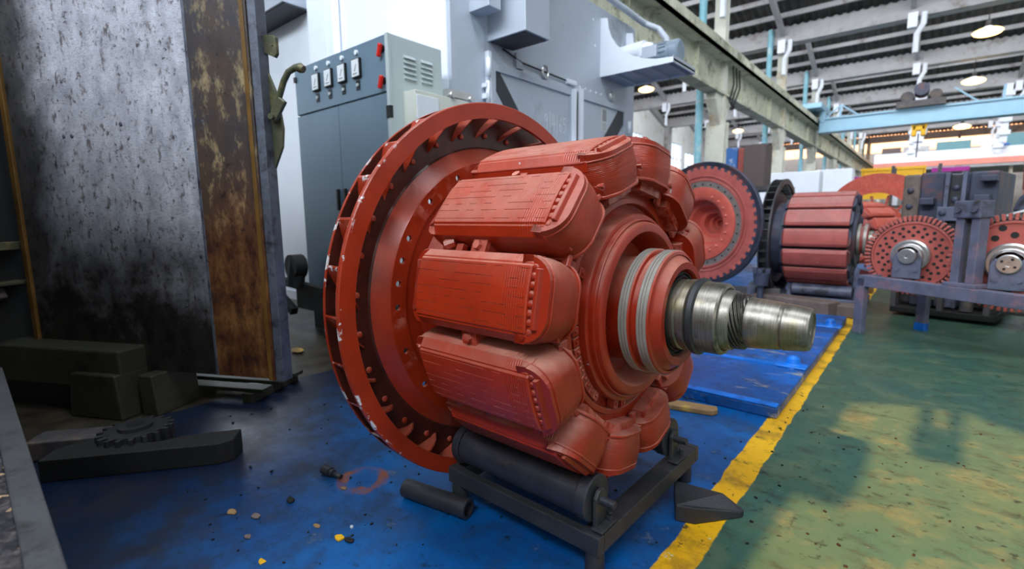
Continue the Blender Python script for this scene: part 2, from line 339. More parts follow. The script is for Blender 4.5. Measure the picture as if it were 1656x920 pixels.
# ------------------------------------------------------------------ mesh helpers
class MB:
    def __init__(s): s.v = []; s.f = []; s.sm = []; s.mi = []
    def add(s, vs, fs, smooth=False, mi=0):
        o = len(s.v); s.v += [tuple(v) for v in vs]
        for f in fs: s.f.append([i+o for i in f]); s.sm.append(smooth); s.mi.append(mi)
        return s
    def box(s, x0, x1, y0, y1, z0, z1, mi=0):
        vs = [(x, y, z) for x in (x0, x1) for y in (y0, y1) for z in (z0, z1)]
        return s.add(vs, [(0, 1, 3, 2), (4, 6, 7, 5), (0, 4, 5, 1), (2, 3, 7, 6), (0, 2, 6, 4), (1, 5, 7, 3)], mi=mi)
    def obox(s, c, size, mat3=None, mi=0):
        a = [d/2 for d in size]; m = mat3 or Matrix.Identity(3)
        vs = [Vector(c)+m @ Vector((x*a[0], y*a[1], z*a[2])) for x in (-1, 1) for y in (-1, 1) for z in (-1, 1)]
        return s.add(vs, [(0, 1, 3, 2), (4, 6, 7, 5), (0, 4, 5, 1), (2, 3, 7, 6), (0, 2, 6, 4), (1, 5, 7, 3)], mi=mi)
    def bar(s, a, b, wd, ht, upv=(0, 0, 1)):
        a, b = Vector(a), Vector(b); d = (b-a); L = d.length; d.normalize()
        sd = d.cross(Vector(upv)); sd = sd.normalized() if sd.length > 1e-4 else Vector((1, 0, 0)); u = sd.cross(d)
        m = Matrix((d, sd, u)).transposed()
        return s.obox((a+b)/2, (L, wd, ht), m)
    def lathe(s, prof, n=64, smooth=True, closed=False, a0=0., a1=2*pi, mi=0):
        """profile of (s, R) about the x axis"""
        full = abs(a1-a0-2*pi) < 1e-6; k = n if full else n+1
        for i in range(len(prof)-1):
            (s0, r0_), (s1, r1_) = prof[i], prof[i+1]
            vs = []
            for j in range(k):
                a = a0+(a1-a0)*j/n; vs.append((s0, -r0_*cos(a), r0_*sin(a)))
            for j in range(k):
                a = a0+(a1-a0)*j/n; vs.append((s1, -r1_*cos(a), r1_*sin(a)))
            fs = []
            for j in range(n):
                j2 = (j+1) % k
                fs.append((j, j2, k+j2, k+j))
            s.add(vs, fs, smooth, mi)
        return s
    def tube(s, pts, r, n=10, cap=True, radii=None):
        pts = [Vector(p) for p in pts]; rings = []; prev = None
        for i, p in enumerate(pts):
            d = (pts[min(i+1, len(pts)-1)]-pts[max(i-1, 0)]).normalized()
            if prev is None: u = d.orthogonal().normalized()
            else: u = (prev-d*prev.dot(d)).normalized()
            prev = u; v = d.cross(u); rr = radii[i] if radii else r
            rings.append([p+u*rr*cos(2*pi*j/n)+v*rr*sin(2*pi*j/n) for j in range(n)])
        vs = [q for rg in rings for q in rg]; fs = []
        for i in range(len(pts)-1):
            for j in range(n): fs.append((i*n+j, i*n+(j+1) % n, (i+1)*n+(j+1) % n, (i+1)*n+j))
        s.add(vs, fs, True)
        if cap:
            s.add(rings[0], [tuple(range(n-1, -1, -1))]); s.add(rings[-1], [tuple(range(n))])
        return s
    def cyl(s, a, b, r, n=20, r2=None):
        return s.tube([a, b], r, n, True, [r, r2 if r2 is not None else r])
    def prism(s, poly, a, b, axis='z', mi=0):
        """polygon in the two other axes, extruded along axis from a to b"""
        def P(p, h):
            return {'z': (p[0], p[1], h), 'y': (p[0], h, p[1]), 'x': (h, p[0], p[1])}[axis]
        n = len(poly); vs = [P(p, a) for p in poly]+[P(p, b) for p in poly]
        fs = [tuple(range(n-1, -1, -1)), tuple(range(n, 2*n))]+[(i, (i+1) % n, n+(i+1) % n, n+i) for i in range(n)]
        return s.add(vs, fs, mi=mi)
    def sphere(s, c, r, n=12, sc=(1, 1, 1)):
        vs = []; m = n//2
        for i in range(m+1):
            t = pi*i/m
            for j in range(n):
                a = 2*pi*j/n; vs.append((c[0]+r*sc[0]*sin(t)*cos(a), c[1]+r*sc[1]*sin(t)*sin(a), c[2]+r*sc[2]*cos(t)))
        fs = [(i*n+j, (i+1)*n+j, (i+1)*n+(j+1) % n, i*n+(j+1) % n) for i in range(m) for j in range(n)]
        return s.add(vs, fs, True)
    def build(s, name, mat, parent=None, bevel=0., seg=2, loc=None, rot=None, weld=True):
        me = bpy.data.meshes.new(name); me.from_pydata(s.v, [], s.f)
        mats = mat if isinstance(mat, (list, tuple)) else [mat]
        for m in mats: me.materials.append(MR[m] if isinstance(m, str) else m)
        me.polygons.foreach_set('use_smooth', s.sm); me.polygons.foreach_set('material_index', s.mi)
        if weld:
            import bmesh
            bm = bmesh.new(); bm.from_mesh(me); bmesh.ops.remove_doubles(bm, verts=bm.verts, dist=2e-5)
            bmesh.ops.recalc_face_normals(bm, faces=bm.faces)
            for e in bm.edges:
                if len(e.link_faces) == 2 and e.calc_face_angle(0) > radians(32): e.smooth = False
            bm.to_mesh(me); bm.free()
        o = bpy.data.objects.new(name, me); COL.objects.link(o)
        if parent is not None: o.parent = parent
        if loc is not None: o.location = loc
        if rot is not None: o.rotation_euler = rot
        if bevel:
            b = o.modifiers.new('bevel', 'BEVEL'); b.width = bevel; b.segments = seg; b.limit_method = 'ANGLE'; b.angle_limit = radians(40)
        return o
def tag(o, label=None, cat=None, group=None, kind=None):
    if label: o['label'] = label
    if cat: o['category'] = cat
    if group: o['group'] = group
    if kind: o['kind'] = kind
    return o
def thing(name, label, cat, loc=(0, 0, 0), rotz=0., group=None):
    o = bpy.data.objects.new(name, None); COL.objects.link(o); o.location = loc; o.rotation_euler = (0, 0, rotz)
    o.empty_display_size = .05
    return tag(o, label, cat, group)
def copy_tree(o, parent=None):
    c = o.copy(); COL.objects.link(c)
    if parent is not None: c.parent = parent
    for ch in list(KIDS.get(o.name, [])) or [x for x in bpy.data.objects if x.parent == o]: copy_tree(ch, c)
    return c
KIDS = {}
def inst(o, parent, loc=None, rot=None):
    c = o.copy(); COL.objects.link(c); c.parent = parent
    if loc is not None: c.location = loc
    if rot is not None: c.rotation_euler = rot
    return c
def struct(o): o['kind'] = 'structure'; return o

# ================================================================== THE HALL
XL, XR, YB, YF = -13.3, 8.0, -4.3, 52.
struct(MB().add([(XL-.3, YB-.3, 0), (XR+.3, YB-.3, 0), (XR+.3, YF+.3, 0), (XL-.3, YF+.3, 0), (XL-.3, YB-.3, -.2), (XR+.3, YB-.3, -.2), (XR+.3, YF+.3, -.2), (XL-.3, YF+.3, -.2)],
    [(0, 1, 2, 3), (4, 7, 6, 5), (0, 4, 5, 1), (1, 5, 6, 2), (2, 6, 7, 3), (3, 7, 4, 0)]).build('floor', 'floor', weld=False))
BAY = 6.25; Y0 = 12.6; ZB = 6.35
bays = [Y0+BAY*k for k in range(-3, 7)]          # gutter beams along x
# sawtooth roof: every bay starts at a high ridge over one gutter beam and falls to the next
ceil_ = bpy.data.objects.new('ceiling', None); COL.objects.link(ceil_); ceil_['kind'] = 'structure'
def zroof(t): return 8.95-2.05*t
corr = MB()
NX = 190
for y in bays[:-1]:
    vs = []; fs = []
    for i in range(NX+1):
        x = XL+(XR-XL)*i/NX; dz = .035*(1 if i % 2 else -1)
        vs += [(x, y+.12, zroof(0)+dz), (x, y+BAY+.05, zroof(1)+dz)]
    for i in range(NX): fs.append((2*i, 2*i+1, 2*i+3, 2*i+2))
    corr.add(vs, fs)
corr.build('roof_sheet', 'roofsheet', ceil_, weld=False)['kind'] = 'stuff'
for y in bays:
    MB().box(XL, XR, y-.22, y+.22, ZB, ZB+.5).build('gutter_beam', 'concrete', ceil_)
    for k in range(1, 8):
        t = k/8
        if y < bays[-1]:
            zz = zroof(t)-.13
            MB().box(XL, XR, y+BAY*t-.04, y+BAY*t+.04, zz-.06, zz+.08).build('purlin', 'concrete', ceil_)
for y in bays[1:-1]:
    for x in (-10.6, -7.3, -4.05, -.75, 2.6, 5.6):
        MB().bar((x, y+.1, zroof(0)-.3), (x, y+BAY-.1, zroof(1)-.28), .13, .2).build('rafter', 'concrete', ceil_)
        MB().box(x-.11, x+.11, y-.36, y-.2, ZB-.30, ZB+.1).build('downpipe_box', 'white', ceil_)
        m = MB(); m.tube([(x+.25, y-.35, ZB+.05), (x+.25, y-.35, ZB-.25), (x+.12, y-.35, ZB-.5), (x+.12, y-.35, ZB-1.0)], .07, 8)
        m.build('downpipe', 'white', ceil_)
# north lights: glass rising from each gutter beam to the ridge
for i, y in enumerate(bays[:-1]):
    m = MB()
    for k in range(13):
        x = XL+(XR-XL)*k/12; m.box(x-.04, x+.04, y-.02, y+.06, ZB+.5, zroof(0))
    m.box(XL, XR, y-.03, y+.07, zroof(0)-.12, zroof(0)); m.box(XL, XR, y-.03, y+.07, ZB+.5, ZB+.6)
    fr = tag(m.build('window_%d' % (i+10), 'white'), kind='structure')
    for k in range(12):
        x = XL+(XR-XL)*k/12; MB().box(x+.04, x+(XR-XL)/12-.04, y+.01, y+.02, ZB+.6, zroof(0)-.12).build('pane', 'frosted', fr)
# walls
def wall_with_windows(name, X, thick, wins, ys):
    """wall in the plane x = X, pierced by (y0, y1, z0, z1) openings"""
    m = MB(); y = ys[0]
    for (a, b, z0, z1) in wins:
        m.box(X-thick, X, y, a, 0, 9); m.box(X-thick, X, a, b, 0, z0); m.box(X-thick, X, a, b, z1, 9); y = b
    m.box(X-thick, X, y, ys[1], 0, 9)
    return struct(m.build(name, 'wall', weld=False))
WL = []
for y in bays[:-1]:
    WL += [(y+.9, y+2.9, 3.6, 5.6), (y+3.5, y+5.6, .9, 5.15)]
wall_with_windows('wall_left', XL, .25, WL, (YB-.3, YF+.3))
for i, (a, b, z0, z1) in enumerate(WL):
    if i < 5: continue
    m = MB()
    for k in range(4):
        yy = a+(b-a)*k/3; m.box(XL-.12, XL-.04, yy-.03, yy+.03, z0, z1)
    nz = 2 if i % 2 == 0 else 5
    for k in range(nz+1):
        zz = z0+(z1-z0)*k/nz; m.box(XL-.12, XL-.04, a, b, zz-.03, zz+.03)
    f = struct(m.build('window_%d' % (30+i), 'white'))
    MB().box(XL-.09, XL-.07, a, b, z0, z1).build('pane', 'glass', f)
for i, y in enumerate(bays):
    struct(MB().box(XL, XL+.35, y-.25, y+.25, 0, ZB).build('trim_%d' % (i+1), 'concrete'))
for i, y in enumerate(bays[:-1]):       # gable rakes on the left wall
    struct(MB().bar((XL+.12, y+.1, zroof(0)-.5), (XL+.12, y+BAY-.1, zroof(1)-.45), .2, .3).build('trim_%d' % (i+20), 'concrete'))
struct(MB().box(XR, XR+.25, YB-.3, YF+.3, 0, 9).build('wall_right', 'wall'))
struct(MB().box(XL, XR, YF, YF+.25, 0, 9).build('wall_far', 'wall'))
# rear wall behind the camera: a doorway with a twin post, where the low sun comes in
def sunpt(x, y):
    D = y-YB; return (x-D*math.tan(SUN_A), D*math.tan(SUN_E)/cos(SUN_A))
rw = MB()
zlo = sunpt(0, 1.3)[1]; zhi = sunpt(0, 3.10)[1]
xa = sunpt(-.25, 2.4)[0]; xb = sunpt(1.9, 2.4)[0]
rw.box(XL, xa, YB-.25, YB, 0, 9); rw.box(xb, XR, YB-.25, YB, 0, 9)
rw.box(xa, xb, YB-.25, YB, 0, zlo)
# gabled head of the opening
p0 = sunpt(-.25, 3.14); p1 = sunpt(.061, 3.30); p2 = sunpt(.218, 3.31); p3 = sunpt(.46, 3.12); p4 = sunpt(1.9, 2.75)
rw.prism([(xa, p0[1]), (p1[0], p1[1]), (p2[0], p2[1]), (p3[0], p3[1]), (xb, p4[1]), (xb, 9), (xa, 9)], YB-.25, YB, 'y')
struct(rw.build('wall_rear', 'wall', weld=False))
q0 = sunpt(.03, 2.58); q1 = sunpt(.20, 2.60)
ms = [sunpt(.097, 2.9), sunpt(.142, 2.9)]
rp = MB(); rp.box(p1[0], ms[0][0], YB-.2, YB-.1, q0[1], 6); rp.box(ms[1][0], p2[0], YB-.2, YB-.1, q0[1], 6)
rp.box(p1[0], p2[0], YB-.2, YB-.1, q0[1], sunpt(0, 2.9)[1])
struct(rp.build('trim_60', 'concrete'))
struct(MB().box(xa-.05, sunpt(-.105, 2.3)[0], YB-.3, YB-.05, sunpt(0, 2.10)[1], sunpt(0, 2.48)[1]).build('trim_61', 'concrete'))   # unseen block added to keep direct sun off the shaft tip

# columns of the crane way at x = -4
ORD = ['nearest', 'second nearest', 'third from the camera', 'fourth from the camera', 'fifth from the camera', 'sixth from the camera', 'farthest but one', 'farthest']
for i, y in enumerate(bays[3:]):
    x = -4.05
    m = MB()
    m.box(x-.16, x+.16, y-.10, y+.10, 0, 4.9); m.box(x-.22, x+.22, y-.16, y-.10, 0, 3.1); m.box(x-.22, x+.22, y+.10, y+.16, 0, 3.1)
    t = tag(bpy.data.objects.new('crane_column', None), 'white painted column under the crane girder, %s visible' % ORD[i], 'column', 'columns of the crane way')
    COL.objects.link(t); t.location = (0, 0, 0)
    m.build('shaft', 'column', t)
    c = MB(); c.prism([(y-.16, 3.0), (y-.55, 3.55), (y-.55, 3.7), (y+.55, 3.7), (y+.55, 3.55), (y+.16, 3.0)], x-.12, x+.12, 'x')
    c.build('bracket', 'column', t, .02)
    MB().box(x-.13, x+.13, y-.12, y+.12, 4.9, ZB+.02).build('upper_post', 'column', t)
    p = MB(); p.cyl((x-.33, y-.33, 0), (x-.33, y-.33, 6.82), .085, 14)
    tag(p.build('drainpipe', 'cyan'), 'pale cyan drain pipe beside the crane column %s' % ORD[i], 'pipe', 'cyan pipes on the crane columns')
# crane girders with rail
t = thing('crane_girder', 'long weathered cream crane girder running away overhead on columns', 'girder', (0, 0, 0))
GX = -3.99
g = MB(); g.box(GX-.04, GX, 3, YF, 3.72, 4.72); g.build('web', 'crane', t)
g = MB(); g.box(GX-.2, GX+.12, 3, YF, 3.70, 3.76); g.build('lower_flange', 'crane', t)
g = MB(); g.box(GX-.3, GX+.30, 3, YF, 4.42, 4.50); g.box(GX+.27, GX+.30, 3, YF, 4.42, 4.66); g.build('walkway_channel', 'crane', t)
g = MB(); g.box(GX-.22, GX+.18, 3, YF, 4.72, 4.80); g.build('upper_flange', 'crane', t)
g = MB(); g.box(GX-.05, GX+.03, 3, YF, 4.80, 4.93); g.build('rail', 'very_dark', t)
for k in range(12):
    yy = 4.5+3.125*k
    MB().box(GX, GX+.10, yy-.02, yy+.02, 3.76, 4.42).build('stiffener', 'crane', t)
m = MB(); 
for k in range(3): m.tube([(GX+.14, 12.9+.25*k, 4.6), (GX+.17, 12.95+.25*k, 4.0), (GX+.13, 12.8+.2*k, 3.6), (GX+.20, 12.95, 3.45)], .022, 6)
tag(m.build('cable_loop', 'rubber'), 'black cables hanging over the crane girder at the first column', 'cable')
# travelling crane
t = thing('bridge_crane', 'light blue overhead travelling crane beam crossing the hall', 'crane', (0, 24, 0))
m = MB(); m.box(-3.64, 6.9, -.25, .25, 4.14, 4.62); m.build('bridge_beam', 'bridge', t, .03)
m = MB(); m.box(-3.64, 6.9, -.32, .32, 4.10, 4.15); m.box(-3.64, 6.9, -.32, .32, 4.60, 4.66); m.build('flange', 'bridge', t)
m = MB(); m.box(-4.2, -3.45, -1.2, 1.2, 4.94, 5.14); m.box(-3.62, -3.45, -.3, .3, 4.5, 4.95); m.build('end_carriage', 'bridge', t, .03)
m = MB(); m.box(-1.2, .2, -.5, .5, 4.66, 4.9); m.cyl((-.9, -.4, 5.05), (-.9, .4, 5.05), .2, 16); m.cyl((-.1, -.4, 5.05), (-.1, .4, 5.05), .18, 16)
m.build('trolley', 'grimy', t, .02)
m = MB(); m.cyl((-.5, -.6, 5.25), (-.5, .1, 5.25), .22, 16); m.build('trolley_motor', 'dark_blue_steel', t)
for x in (-3.0, 1.7, 2.9): MB().bar((x, .3, 4.66), (x, .3, 5.2), .07, .07).build('rail_post', 'bridge', t)
for a, b in (((-3.6, .3, 4.66), (-3.0, .3, 5.2)), ((-3.0, .3, 5.2), (-2.3, .3, 4.66)), ((.4, .3, 5.3), (1.1, .3, 4.7)), ((2.1, .3, 4.7), (2.9, .3, 5.25))): MB().bar(a, b, .05, .05).build('diagonal_brace', 'bridge', t)
m = MB(); m.cyl((-.55, -.1, 4.15), (-.55, -.1, 4.0), .015, 6); m.cyl((-.4, -.1, 4.15), (-.4, -.1, 4.0), .015, 6)
m.cyl((-.48, -.1, 3.75), (-.48, -.1, 2.9), .02, 6); m.build('hoist_rope', 'rubber', t)
m = MB(); m.box(-.68, -.54, -.2, .05, 3.66, 4.05); m.box(-.42, -.28, -.2, .05, 3.66, 4.05); m.box(-.68, -.28, -.2, .05, 3.85, 4.05)
m.build('hook_block', 'yellow', t, .04)
# hanging lamps
lamp_lbl = ['glowing dish lamp hanging nearest under the roof at upper right', 'glowing dish lamp hanging second from the nearest at right',
            'glowing dish lamp just under the blue crane beam', 'farthest glowing dish lamp above the mezzanine', 'glowing dish lamp beside the motor shelf of the oven', 'glowing dish lamp behind the first crane column']
for lb, (x, y, z) in zip(lamp_lbl,  [(.94, 20.9, 6.15), (.93, 25.8, 5.7), (1.0, 34.2, 5.1), (1.15, 41.5, 5.15), (-7.45, 15.9, 5.0), (-7.62, 26.9, 5.0)]):
    t = thing('pendant_lamp', lb, 'lamp', (x, y, z), 0, 'hanging dish lamps')
    if x < -5: t.scale = (.72, .72, .72)
    m = MB(); m.tube([(0, 0, .02), (0, 0, .07), (0, 0, .16)], .1, 20, False, [.36, .22, .09]); m.build('reflector', 'white', t)
    m = MB(); m.sphere((0, 0, .01), .345, 16, (1, 1, .33)); m.build('bulb', 'lamp', t)
    m = MB(); m.cyl((0, 0, .16), (0, 0, .34), .07, 10); m.cyl((0, 0, .34), (0, 0, (zroof(((y-Y0) % BAY)/BAY)-z)/(.72 if x < -5 else 1)), .012, 6); m.build('cord', 'rubber', t)
    pl_ = bpy.data.lights.new('lamp_light', 'POINT'); pl_.energy = 12; pl_.color = (1, .8, .5); pl_.shadow_soft_size = .2
    po = bpy.data.objects.new('lamp_light', pl_); COL.objects.link(po); po.location = (x, y, z-.25)
    t['light'] = 1

# ================================================================== far end
t = thing('mezzanine', 'salmon edged mezzanine gallery across the far end of the hall', 'mezzanine', (0, 40, 0))
MB().box(-2.9, 7.9, -.1, .25, 3.62, 3.95).build('edge_beam', 'pink', t)
MB().box(-2.9, 7.9, .0, 8, 3.45, 3.62).build('deck', 'concrete', t)
MB().box(-2.9, 7.9, .1, .2, 3.95, 4.55).build('parapet', 'white', t)
MB().box(-2.9, 7.9, -.2, -.1, 3.45, 3.58).build('kick_rail', 'concrete', t)
for k in range(6): MB().box(-2.6+2*k, -2.45+2*k, .3, .45, 0, 3.45).build('post', 'column', t)
MB().cyl((4.1, -.3, 3.75), (4.1, -.3, 1.6), .09, 10).build('drop_pipe', 'pink', t)
for lb, x0, x1, z0, z1, mt in [('rust brown panel on the gallery left end', -2.6, -1.6, 4.3, 5.0, 'carton'), ('grey sheeted panel behind the gallery parapet', -1.5, -.2, 4.4, 5.0, 'concrete'),
        ('teal panel over the gallery beside the far white posts', .1, 1.7, 4.9, 5.15, 'teal'), ('teal panel farthest right over the gallery', 3.2, 6.5, 4.7, 5.35, 'teal'), ('small white cabinet standing on the gallery', 2.15, 2.9, 4.3, 5.1, 'white')]:
    tag(MB().box(x0, x1, 41, 41.2, 3.62, z1).build('gallery_panel', mt, None, .02), lb, 'panel')
tag(MB().box(.0, 1.7, 39.72, 39.8, 3.25, 3.5).build('magenta_banner', 'magenta'), 'magenta strip hanging under the salmon gallery edge', 'banner')
tag(MB().sphere((2.9, 39.9, 4.62), .28, 10, (1.4, .6, .4)).build('blue_tarp', 'blue_box'), 'blue bundle lying on the gallery parapet', 'bundle')
m = MB(); m.box(-2.7, -.3, 31, 31.12, 1.6, 2.95)
t = thing('yellow_gate', 'yellow ribbed steel shutter behind the pink wheel rotor', 'shutter', (0, 31, 0))
for k in range(14): MB().box(-2.65+.17*k, -2.65+.17*k+.165, 0, .08, 1.55, 2.95).build('slat', 'yellow', t)
MB().box(-2.75, -.2, -.05, .1, 2.95, 3.08).build('head_beam', 'yellow', t)
for x in (-2.72, -.3): MB().box(x, x+.1, 0, .1, 0, 2.95).build('leg', 'yellow', t)
# white truss posts with brackets below the roof, far right
for i, (x, y) in enumerate([(-.62, 31.2), (2.3, 31.2), (-1.0, 37.4), (2.6, 37.4)]):
    m = MB(); m.box(x-.12, x+.12, y-.3, y-.08, 3.9, 6.37)
    for k in range(4): m.box(x-.2, x+.2, y-.4, y-.1, 4.2+.55*k, 4.4+.55*k)
    tag(m.build('hanging_post', 'white'), 'white notched post hanging below a roof beam, ' + ['just right of the yellow crane hook', 'right of the hanging lamps', 'left of centre in the far distance', 'farthest right in the distance'][i], 'post', 'hanging white posts')
# shelving and cartons beyond the rotors on the left side
BX = [(-2.62, -2.44, 8.8, 1.35, 2.00, 'blue_box', 'blue and white carton stacked behind the disc rotor'), (-2.43, -2.31, 8.8, 1.35, 1.98, 'old_red', 'narrow reddish carton beside the blue one'),
      (-2.29, -1.98, 8.6, 1.35, 2.00, 'carton', 'large dark brown crate stacked behind the disc rotor')]
t = thing('storage_rack', 'low dark steel rack carrying cartons behind the disc rotor', 'rack', (0, 8.8, 0))
MB().box(-2.9, -1.7, -.4, .5, 1.29, 1.35).build('shelf', 'grimy', t)
MB().box(-2.9, -1.7, -.4, .5, .5, .55).build('shelf', 'grimy', t)
for x in (-2.88, -1.76):
    for y in (-.38, .44): MB().box(x, x+.05, y, y+.05, 0, 1.29).build('leg', 'grimy', t)
for (x0, x1, y, z0, z1, mt, lb) in BX: tag(MB().box(x0, x1, y-.15, y+.3, z0, z1).build('carton', mt, None, .01), lb, 'carton')
# light clutter between the far columns
for (x0, x1, y, z0, z1, mt, lb) in [(-3.6, -2.2, 15, 0, 2.0, 'white', 'white cabinet far behind between the crane columns'), (-2.9, -1.9, 19, 0, 2.3, 'white', 'tall white cabinet far down the aisle'),
        (-2.35, -2.05, 24, 0, 2.3, 'magenta', 'pinkish red cabinet at the far end of the aisle'),
        (-6.5, -5.4, 20, 0, 2.2, 'bluepaint', 'bright blue machine by the left wall windows')]:
    tag(MB().box(x0, x1, y, y+.6, z0 if z0 < 1 else 2.0, z1).build('cabinet', mt, None, .02), lb, 'cabinet')

# ================================================================== OVEN
OX, OY0, OY1 = -2.90, 2.75, 5.85
t = oven = thing('drying_oven', 'big silver grey industrial drying oven with double doors behind the rotor', 'oven', (0, 0, 0))
MB().box(-6.6, OX, OY0, OY1, .06, 3.17).build('body', 'oven', t, .004)
MB().box(-6.6, OX-.02, OY0-.012, OY0, .10, 3.17).build('end_panel', 'white', t)
m = MB(); m.box(-6.62, OX+.03, OY0-.03, OY0+.02, 0, .10); m.box(OX-.02, OX+.03, OY0, OY1, 0, .10); m.build('plinth', 'white', t)
# rolled section column and the sloping duct on the end face
m = MB(); m.box(-4.80, -4.50, OY0-.09, OY0-.012, .1, 3.17); m.build('stiffener', 'white', t)
MB().cyl((-4.36, OY0-.05, .1), (-4.36, OY0-.05, 3.17), .028, 10).build('conduit', 'white', t)
m = MB(); m.box(-6.5, -4.90, OY0-.28, OY0-.012, 3.0, 3.22); m.build('channel_beam', 'oven', t, .005)
MB().box(-6.5, -4.90, OY0-.26, OY0-.012, 2.985, 3.0).build('beam_underside', 'trim', t)
# door face
X = OX
MB().box(X, X+.012, OY0, 3.13, .1, 3.17).build('corner_post', 'oven', t, .003)
MB().box(X, X+.05, 3.135, 3.17, .1, 2.28).build('door_jamb', 'white', t)
m = MB(); m.box(X, X+.03, 3.17, 5.56, 2.20, 2.235); m.build('door_head', 'oven', t, .004)
def door(y0, y1, gapside):
    d = MB().box(X, X+.03, y0, y1, .12, 2.20).build('door', 'oven', t, .003)
    m = MB()
    m.box(X+.03, X+.05, y0, y0+.05, .12, 2.2); m.box(X+.03, X+.05, y1-.05, y1, .12, 2.2); m.box(X+.03, X+.05, y0+.05, y1-.05, 2.14, 2.2); m.box(X+.03, X+.05, y0+.05, y1-.05, .12, .18)
    m.build('door_frame', 'oven', d, .003)
    return d
dl = door(3.17, 4.40, 1); dr = door(4.50, 5.56, 0)
MB().box(X-.004, X+.006, 4.40, 4.50, .12, 2.19).build('door_gap', 'very_dark', t)
MB().box(X+.05, X+.09, 4.37, 4.40, .12, 2.2).build('edge_bar', 'white', dl)
MB().box(X+.03, X+.075, 4.50, 4.56, .12, 2.23).build('edge_bar', 'white', dr)
MB().prism([(3.22, 2.14), (3.29, 2.14), (4.35, .98), (4.35, .78), (3.22, 2.01)], X+.0305, X+.036, 'x').build('dark_stripe', 'trim', dl)
MB().prism([(5.39, 2.14), (5.51, 2.14), (5.51, 2.00), (4.58, 1.07), (4.58, 1.33)], X+.0305, X+.036, 'x').build('dark_stripe', 'trim', dr)
# hinges, eye rings, bolts on the head
for y, z, dd in ((3.12, 2.12, 0), (5.62, 1.95, 0)):
    m = MB(); m.cyl((X+.06, y, z-.05), (X+.06, y, z+.10), .022, 10); m.box(X, X+.06, y-.03, y+.03, z-.22, z-.18); m.box(X, X+.06, y-.03, y+.03, z-.13, z-.1); m.cyl((X+.05, y, z-.26), (X+.05, y, z-.08), .018, 8)
    m.build('hinge', 'white', t)
m = MB(); m.tube([(X+.05, 3.92+.045*cos(a), 2.27+.055*sin(a)) for a in [2*pi*k/16 for k in range(17)]], .012, 8, False); m.build('eye_ring', 'galv', t)
m = MB(); m.tube([(X+.05, 5.20+.035*cos(a), 2.27+.045*sin(a)) for a in [2*pi*k/16 for k in range(17)]], .014, 8, False); m.build('eye_ring', 'galv', t)
MB().box(X+.01, X+.06, 4.30, 4.46, 2.24, 2.29).build('latch', 'white', t, .01)
MB().tube([(X+.02, 3.35, 2.35), (X+.025, 3.6, 2.29), (X+.025, 4.3, 2.275)], .008, 6).build('cable', 'rubber', t)
bolt_proto = None
for (y, z) in [(4.6+.11*k, 2.27+.0*k) for k in range(5)] + [(5.03, 2.50+.10*k) for k in range(6)] + [(4.05, 2.62), (4.9, 2.05+.7), (4.85, 3.0)]:
    if bolt_proto is None: bolt_proto = MB().sphere((0, 0, 0), .014, 8, (.6, 1, 1)).build('bolt', 'white', t, 0, loc=(X+.002, y, z))
    else: inst(bolt_proto, t, (X+.002, y, z))
# duct boxes on the face
m = MB(); m.box(X, X+.22, 2.96, 3.10, 2.53, 4.4); tag(m.build('duct_box', 'oven', t, .004))
MB().box(X+.01, X+.06, 3.16, 3.30, 2.66, 3.4).build('dark_conduit_box', 'black', t)
m = MB(); m.box(X, X+.40, 3.18, 3.50, 2.37, 4.4); m.build('vertical_duct', 'oven', t, .004)
MB().box(X+.02, X+.38, 3.2, 3.48, 2.362, 2.37).build('duct_mouth', 'trim', t)
MB().box(X+.0, X+.03, 3.52, 3.60, 2.22, 2.36).build('small_bracket', 'oven', t)
# motor shelf
SY0, SY1, SX = 5.02, 5.62, -2.07
m = MB(); pts = [(X, 2.45), (SX, 2.45), (SX, 2.50)]
for k in range(9):
    a = pi/2*k/8; pts.append((SX-.05-.70*sin(a), 2.505+.54*(1-cos(a))))
pts += [(X, 3.06)]
m.prism(pts, SY0-.006, SY0+.006, 'y'); m.build('gusset_plate', 'white', t)
m2 = MB(); m2.prism(pts, SY1-.006, SY1+.006, 'y'); m2.build('gusset_plate', 'white', t)
MB().box(X, SX, SY0, SY1, 2.47, 2.49).build('shelf_plate', 'oven', t)
MB().box(SX-.008, SX, SY0, SY1, 2.45, 2.52).build('shelf_lip', 'oven', t)
for k in range(4): MB().box(X+.15+.2*k, X+.165+.2*k, SY0+.01, SY1-.01, 2.445, 2.47).build('rib', 'oven', t)
mo = thing('electric_motor', 'blue grey electric fan motor lying on the oven shelf', 'motor', (-2.33, 5.30, 2.63), 0)
m = MB(); m.lathe([(-.20, .0), (-.20, .08), (-.17, .112), (.12, .112), (.125, .105), (.13, .122), (.21, .122), (.225, .10), (.225, 0)], 28); m.build('housing', 'motor', mo)
for k in range(16):
    a = 2*pi*k/16
    MB().obox((-.03, cos(a)*.118, sin(a)*.118), (.24, .012, .010), Matrix.Rotation(a, 3, 'X')).build('fin', 'motor', mo)
MB().box(-.14, .02, -.165, -.09, -.05, .07).build('terminal_box', 'oven', mo, .006)
MB().cyl((-.40, 0, 0), (-.2, 0, 0), .02, 10).build('output_shaft', 'galv', mo)
m = MB(); m.box(-.15, .10, -.10, -.05, -.14, -.08); m.box(-.15, .10, .05, .10, -.14, -.08); m.build('foot', 'motor', mo)
MB().tube([(.0, 0, .11), (.0, 0, .14), (.02, 0, .155), (.04, 0, .14), (.04, 0, .11)], .008, 6).build('lifting_eye', 'galv', mo)
m = MB(); m.sphere((X+.42, 5.30, 2.66), .12, 14, (1, 1, 1.1)); m.cyl((X+.02, 5.3, 2.7), (X+.40, 5.3, 2.72), .10, 16); m.build('fan_scroll', 'white', t)
